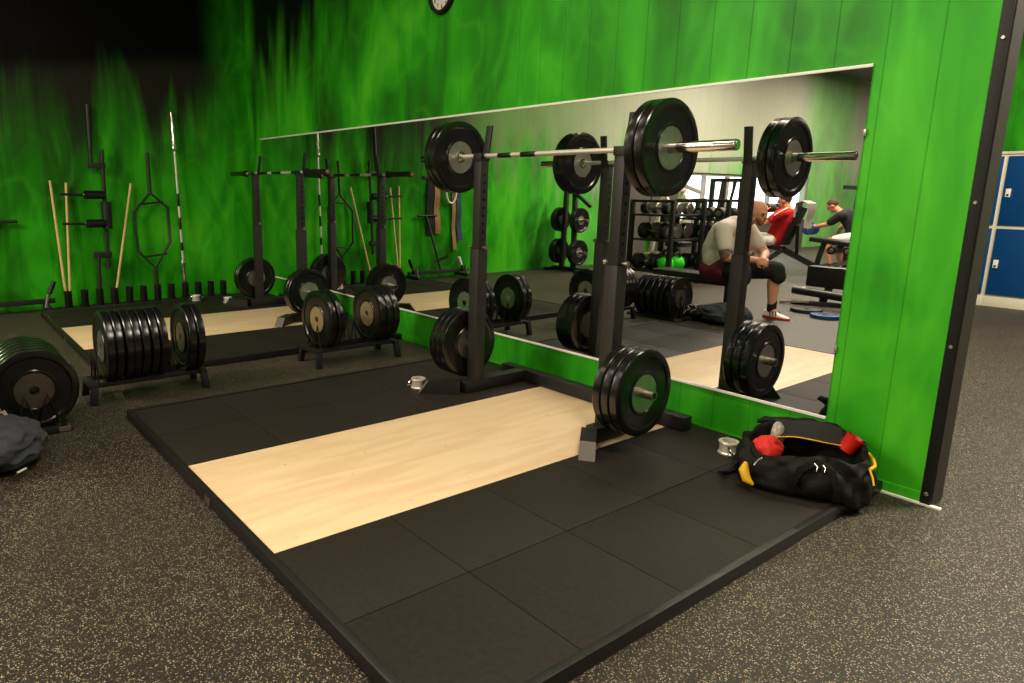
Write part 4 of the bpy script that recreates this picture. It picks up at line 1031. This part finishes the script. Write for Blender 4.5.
rm = thing('person', 'man in red t-shirt and white shorts sitting back with a dumbbell, seen in the mirror', 'person', (-3.45, -8.2, 0))
q = MB()
q.chain([(-3.45, -8.2, 0.60, 0.13), (-3.40, -8.2, 0.78, 0.135), (-3.32, -8.2, 0.96, 0.14), (-3.27, -8.2, 1.05, 0.09), (-3.29, -8.2, 1.12, 0.058), (-3.32, -8.2, 1.16, 0.056)], 14)
for sy in (-1, 1):
    y = -8.2 + sy * 0.1
    q.chain([(-3.46, y, 0.59, 0.095), (-3.92, y + sy * 0.1, 0.60, 0.062)], 12)
    q.chain([(-3.92, y + sy * 0.1, 0.60, 0.058), (-3.93, y + sy * 0.1, 0.42, 0.056), (-3.92, y + sy * 0.1, 0.09, 0.038)], 12)
    s0 = Vector((-3.30, -8.2 + sy * 0.20, 1.03)); e0 = Vector((-3.52, -8.2 + sy * 0.27, 0.86)); h0 = Vector((-3.58, -8.2 + sy * 0.17, 1.07))
    q.chain([(-3.30, -8.2, 1.03, 0.10), (*s0, 0.07), (*s0.lerp(e0, 0.5), 0.054), (*e0, 0.044)], 12)
    q.chain([(*e0, 0.044), (*e0.lerp(h0, 0.35), 0.044), (*e0.lerp(h0, 0.92), 0.03)], 12)
    hand(q, e0.lerp(h0, 0.9), (h0 - e0), (0, -sy, 0.2), sy, 0.75)
fr = face(q, (-3.365, -8.2, 1.235), (-1, 0.12, -0.1), 0.1)
q.build('body', M_skin2, rm, local=False, voxel=0.009, sm=4); eyes(fr, rm)
f, s_, u, hc, r = fr
MB().ball(hc + u * r * 0.36 - f * r * 0.22, (r * 1.0, r * 0.86, r * 0.86), 16).build('hair', M_hairdk, rm, local=False, voxel=0.009, sm=2)
q = MB(); q.chain([(-3.46, -8.2, 0.60, 0.145), (-3.40, -8.2, 0.78, 0.15), (-3.32, -8.2, 0.96, 0.155), (-3.28, -8.2, 1.03, 0.11)], 16)
for sy in (-1, 1):
    s0 = Vector((-3.30, -8.2 + sy * 0.20, 1.03)); e0 = Vector((-3.52, -8.2 + sy * 0.27, 0.86))
    q.chain([(-3.30, -8.2, 1.03, 0.112), (*s0, 0.083), (*s0.lerp(e0, 0.55), 0.072)], 12)
q.build('shirt', M_redtee, rm, local=False, voxel=0.011, sm=4)
for sy in (-1, 1):
    MB().tube([(-3.25, -8.2 + sy * 0.115, 1.13), (-3.24, -8.2 + sy * 0.2, 1.105), (-3.29, -8.2 + sy * 0.275, 1.06), (-3.35, -8.2 + sy * 0.31, 1.0)], 0.012, 8).build('white_shoulder_stripe', M_tee, rm, local=False)
q = MB()
for sy in (-1, 1):
    y = -8.2 + sy * 0.1; q.chain([(-3.48, y, 0.59, 0.112), (-3.86, y + sy * 0.09, 0.60, 0.088)], 14)
q.build('shorts', M_paleshort, rm, local=False, voxel=0.011, sm=4)
for sy in (-1, 1): shoe(rm, (-3.85, -8.2 + sy * 0.2, 0), (-1, 0, 0), m=M_blktee, sole=M_white, stripes=False)
for sy in (-1, 1):
    dumbbell((-3.772, -8.2 + sy * 0.165, 1.115), PI / 2, 'black dumbbell in the %s hand of the man in the red shirt' % ('left' if sy < 0 else 'right'), 'dumbbells of the man in red', 0.075, 0.32, M_rub_matte)

rm.location.x -= 0.17; bpy.data.objects['incline_bench'].location.x -= 0.17
# --- man in the black shirt, bent forward with a blue-plated dumbbell
bm_ = thing('person', 'man in black t-shirt bending over a blue dumbbell by the far green wall', 'person', (-3.3, -10.5, 0))
q = MB()
q.chain([(-3.28, -10.5, 0.60, 0.14), (-3.32, -10.5, 0.80, 0.145), (-3.42, -10.5, 0.93, 0.145), (-3.54, -10.5, 1.0, 0.09), (-3.62, -10.5, 1.05, 0.058), (-3.67, -10.5, 1.09, 0.056)], 14)
for sy in (-1, 1):
    y = -10.5 + sy * 0.11
    q.chain([(-3.28, y, 0.57, 0.095), (-3.66, y + sy * 0.08, 0.50, 0.062)], 12)
    q.chain([(-3.66, y + sy * 0.08, 0.50, 0.058), (-3.64, y + sy * 0.08, 0.34, 0.056), (-3.58, y + sy * 0.08, 0.09, 0.038)], 12)
    s0 = Vector((-3.50, -10.5 + sy * 0.2, 0.97)); e0 = Vector((-3.72, -10.5 + sy * 0.2, 0.80)) if sy > 0 else Vector((-3.60, -10.72, 0.80)); h0 = Vector((-3.96, -10.5 + sy * 0.12, 0.745)) if sy > 0 else Vector((-3.66, -10.62, 0.60))
    q.chain([(-3.48, -10.5, 0.96, 0.10), (*s0, 0.072), (*s0.lerp(e0, 0.5), 0.056), (*e0, 0.045)], 12)
    q.chain([(*e0, 0.045), (*e0.lerp(h0, 0.35), 0.044), (*e0.lerp(h0, 0.95), 0.03)], 12)
    hand(q, e0.lerp(h0, 0.9), (h0 - e0), (0, -sy, -0.3), sy, 0.7)
fr = face(q, (-3.74, -10.5, 1.14), (-0.75, 0.1, -0.66), 0.103)
q.build('body', M_skin2, bm_, local=False, voxel=0.009, sm=4); eyes(fr, bm_)
f, s_, u, hc, r = fr
MB().ball(hc + u * r * 0.34 - f * r * 0.22, (r * 1.02, r * 0.86, r * 0.9), 16).build('hair', M_hair, bm_, local=False, voxel=0.009, sm=2)
q = MB(); q.chain([(-3.28, -10.5, 0.62, 0.16), (-3.32, -10.5, 0.80, 0.165), (-3.42, -10.5, 0.93, 0.165), (-3.52, -10.5, 0.98, 0.115)], 16)
for sy in (-1, 1):
    s0 = Vector((-3.50, -10.5 + sy * 0.2, 0.97)); e0 = Vector((-3.72, -10.5 + sy * 0.2, 0.80)) if sy > 0 else Vector((-3.60, -10.72, 0.80))
    q.chain([(-3.48, -10.5, 0.96, 0.115), (*s0, 0.088), (*s0.lerp(e0, 0.7), 0.076)], 12)
q.build('shirt', M_blktee, bm_, local=False, voxel=0.011, sm=4)
q = MB()
for sy in (-1, 1):
    y = -10.5 + sy * 0.11; q.chain([(-3.28, y, 0.57, 0.115), (-3.54, y + sy * 0.05, 0.53, 0.092)], 14)
q.build('shorts', M_paleshort, bm_, local=False, voxel=0.011, sm=4)
for sy in (-1, 1): shoe(bm_, (-3.52, -10.5 + sy * 0.19, 0), (-1, 0, 0), m=M_blktee, sole=M_white, stripes=False)
t = thing('dumbbell', 'dumbbell with blue plates in the hand of the man in the black shirt', 'dumbbell', (-4.03, -10.375, 0.70))
MB().lathe([(0.016, -0.17), (0.016, 0.17)], 'y', n=12).build('handle', M_chrome, t)
for k in (-1, 1):
    h = MB().lathe([(0.017, k * 0.08), (0.108, k * 0.08), (0.112, k * 0.085), (0.112, k * 0.115), (0.105, k * 0.12), (0.017, k * 0.12)], 'y', n=28).build('plate', M_bluepl, t)
    MB().lathe([(0.0165, k * 0.121), (0.04, k * 0.121), (0.045, k * 0.1195)], 'y', n=20).build('hub', M_steel, h)
t = thing('flat_bench', 'small black bench under the man in the black shirt', 'bench', (-3.2, -10.5, 0))
MB().box((-3.12, -10.5, 0.42), (0.75, 0.3, 0.07), bev=0.02).build('seat_pad', M_vinyl, t, local=False)
for x in (-3.4, -2.85): MB().beam((x, -10.5, 0.39), (x, -10.5, 0.01), 0.07, 0.07).build('leg', M_black, t, local=False)

# roller machine in front of him
t = thing('leg_curl_machine', 'black machine with round roller pads in front of the man in the black shirt', 'gym machine', (-3.15, -9.3, 0))
MB().beam((-3.45, -9.3, 0.03), (-2.55, -9.3, 0.03), 0.07, 0.06).build('base_bar', M_black, t, local=False)
MB().beam((-3.4, -9.3, 0.05), (-3.3, -9.3, 0.52), 0.07, 0.07).build('post', M_black, t, local=False)
MB().beam((-2.75, -9.3, 0.05), (-2.75, -9.3, 0.52), 0.07, 0.07).build('post', M_black, t, local=False)
MB().beam((-3.5, -9.3, 0.58), (-2.6, -9.3, 0.50), 0.3, 0.08, bev=0.02).build('pad', M_vinyl, t, local=False)
for x in (-3.05, -2.8):
    rr = MB().cyl((x, -9.5, 0.42), (x, -9.0, 0.42), 0.07, 20).build('roller', M_vinyl, t, local=False)
    MB().lathe([(0.0001, 0.0), (0.03, 0.0), (0.035, -0.004)], 'y', (x, -8.995, 0.42), 16).build('roller_cap', M_steel, rr, local=False)
MB().beam((-3.1, -9.25, 0.12), (-2.7, -9.25, 0.3), 0.05, 0.06).build('link_arm', M_steel, t, local=False)
# squat machine frame behind
t = thing('pulldown_frame', 'black machine frame with a cross arm in front of the far green wall', 'gym machine', (-3.55, -11.6, 0))
for x in (-3.82, -3.35): MB().beam((x, -11.6, 0.005), (x + 0.08, -11.6, 1.75), 0.07, 0.07).build('post', M_black, t, local=False)
MB().beam((-3.74, -11.6, 1.72), (-3.27, -11.6, 1.72), 0.06, 0.06).build('top_bar', M_black, t, local=False)
MB().beam((-4.0, -11.5, 1.50), (-3.2, -11.5, 1.47), 0.08, 0.08).build('cross_arm', M_black, t, local=False)
MB().beam((-3.45, -11.5, 1.44), (-3.45, -11.5, 1.1), 0.05, 0.05).build('drop_arm', M_black, t, local=False)
# tall post nearer the mirror edge
t = thing('rack_upright', 'slim black rack upright on a floor foot near the padded leg bench', 'rack post', (-1.45, -6.3, 0))
MB().beam((-1.45, -6.3, 0.02), (-1.45, -6.3, 1.75), 0.06, 0.06).build('post', M_black, t, local=False)
MB().beam((-1.75, -6.3, 0.03), (-1.15, -6.3, 0.03), 0.07, 0.05).build('foot', M_black, t, local=False)

# padded leg bench
t = thing('leg_bench', 'low black padded leg bench with a thick square pad, beyond the man in white', 'bench', (-1.6, -5.55, 0))
MB().box((-1.5, -5.6, 0.34), (0.72, 0.16, 0.26), bev=0.025).build('square_pad', M_vinyl, t, local=False)
MB().cyl((-1.95, -5.42, 0.16), (-1.25, -5.42, 0.13), 0.05, 18).build('roller', M_vinyl, t, local=False)
MB().beam((-1.6, -5.6, 0.22), (-1.6, -5.45, 0.05), 0.07, 0.06).build('support', M_black, t, local=False)
MB().beam((-1.9, -5.3, 0.025), (-1.3, -5.6, 0.025), 0.06, 0.05).build('base_bar', M_black, t, local=False)
MB().beam((-2.0, -5.2, 0.02), (-1.7, -5.32, 0.05), 0.05, 0.03).build('chrome_foot', M_steel, t, local=False)
plate(-1.50, -4.82, 0.022, 0.04, 'black plate lying flat on the floor near the leg bench', 'plates lying on the floor', 'z', M_rub_matte, 0, 0.17, M_rub_matte, 0.06)
plate(-1.19, -4.58, 0.022, 0.04, 'blue plate lying flat on the floor beside the black one', 'plates lying on the floor', 'z', M_bluepl, 0, 0.15, M_bluepl, 0.06)
q = MB().ball((0, 0, 0.03), 0.03, 14); o = q.build('massage_ball', M_white); o.location = (-2.35, -6.6, 0.001); tag(o, 'tiny pale ball on the grey floor behind the man in white', 'ball')
# poster on the header above the window
tag(MB().box((XW + 0.004, -12.4, 1.98), (0.008, 0.45, 0.36), bev=0.002).build('wall_poster', M_poster), 'small red poster above the bright window', 'poster')

# ------------------------------------------------------------------ lights
def area(name, loc, sx, sy, power, col=(1.0, 0.86, 0.68), rot=(0, 0, 0), spread=180):
    l = bpy.data.lights.new(name, 'AREA'); l.shape = 'RECTANGLE'; l.size = sx; l.size_y = sy; l.energy = power; l.color = col; l.spread = math.radians(spread)
    o = bpy.data.objects.new(name, l); COL.objects.link(o); o.location = loc; o.rotation_euler = rot; return o
ZL = 4.25
area('ceiling_lamp', (1.6, -1.7, ZL), 1.4, 0.35, 112)
area('ceiling_lamp', (-0.9, -2.2, ZL), 1.4, 0.35, 46)
area('ceiling_lamp', (2.8, -5.4, ZL), 1.4, 0.35, 70)
area('ceiling_lamp', (-2.6, -6.4, ZL), 1.4, 0.35, 260)
area('ceiling_lamp', (-3.9, -4.0, ZL), 0.9, 0.25, 26)
area('ceiling_lamp', (-3.6, -9.6, ZL), 1.4, 0.35, 290)
area('ceiling_lamp', (-0.5, -10.5, ZL), 1.4, 0.35, 170)
area('ceiling_lamp', (-3.4, -14.0, ZL), 1.4, 0.35, 300)
area('ceiling_lamp', (-1.5, -17.5, ZL), 1.4, 0.35, 170)
area('ceiling_lamp', (3.5, -12.0, ZL), 1.4, 0.35, 120)
area('ceiling_lamp', (2.9, 2.6, ZL), 1.4, 0.35, 520)
area('ceiling_lamp', (0.6, 4.6, ZL), 1.4, 0.35, 150)

w = bpy.data.worlds.new('daylight'); scn.world = w; w.use_nodes = True
bg = w.node_tree.nodes['Background']; bg.inputs[0].default_value = (0.86, 0.93, 1.0, 1); bg.inputs[1].default_value = 4.0

# ------------------------------------------------------------------ camera
cam = bpy.data.cameras.new('camera'); co = bpy.data.objects.new('camera', cam); COL.objects.link(co); scn.camera = co
F = 680.535; cam.sensor_width = 36.0; cam.sensor_fit = 'HORIZONTAL'; cam.lens = F * 36.0 / 1024.0
cam.shift_x = 89.1615 / 1024.0; cam.shift_y = -16.7543 / 1024.0; cam.clip_start = 0.02
yaw, pitch, roll = math.radians(143.2989), math.radians(11.249), math.radians(0.7979)
f = Vector((math.cos(yaw) * math.cos(pitch), math.sin(yaw) * math.cos(pitch), -math.sin(pitch)))
r = Vector((math.sin(yaw), -math.cos(yaw), 0)); u = r.cross(f)
r2 = r * math.cos(roll) + u * math.sin(roll); u2 = -r * math.sin(roll) + u * math.cos(roll)
co.matrix_world = Matrix.Translation((2.116, -3.4816, 1.34257)) @ Matrix((r2, u2, -f)).transposed().to_4x4()

vs = scn.view_settings
vs.view_transform = 'Standard'; vs.look = 'None'; vs.gamma = 1.0; vs.exposure = 0.0
try: vs.use_curve_mapping = False
except Exception: pass
scn.display_settings.display_device = 'sRGB'
cy = scn.cycles
cy.use_denoising = True; cy.max_bounces = 10; cy.glossy_bounces = 6; cy.sample_clamp_indirect = 4.0
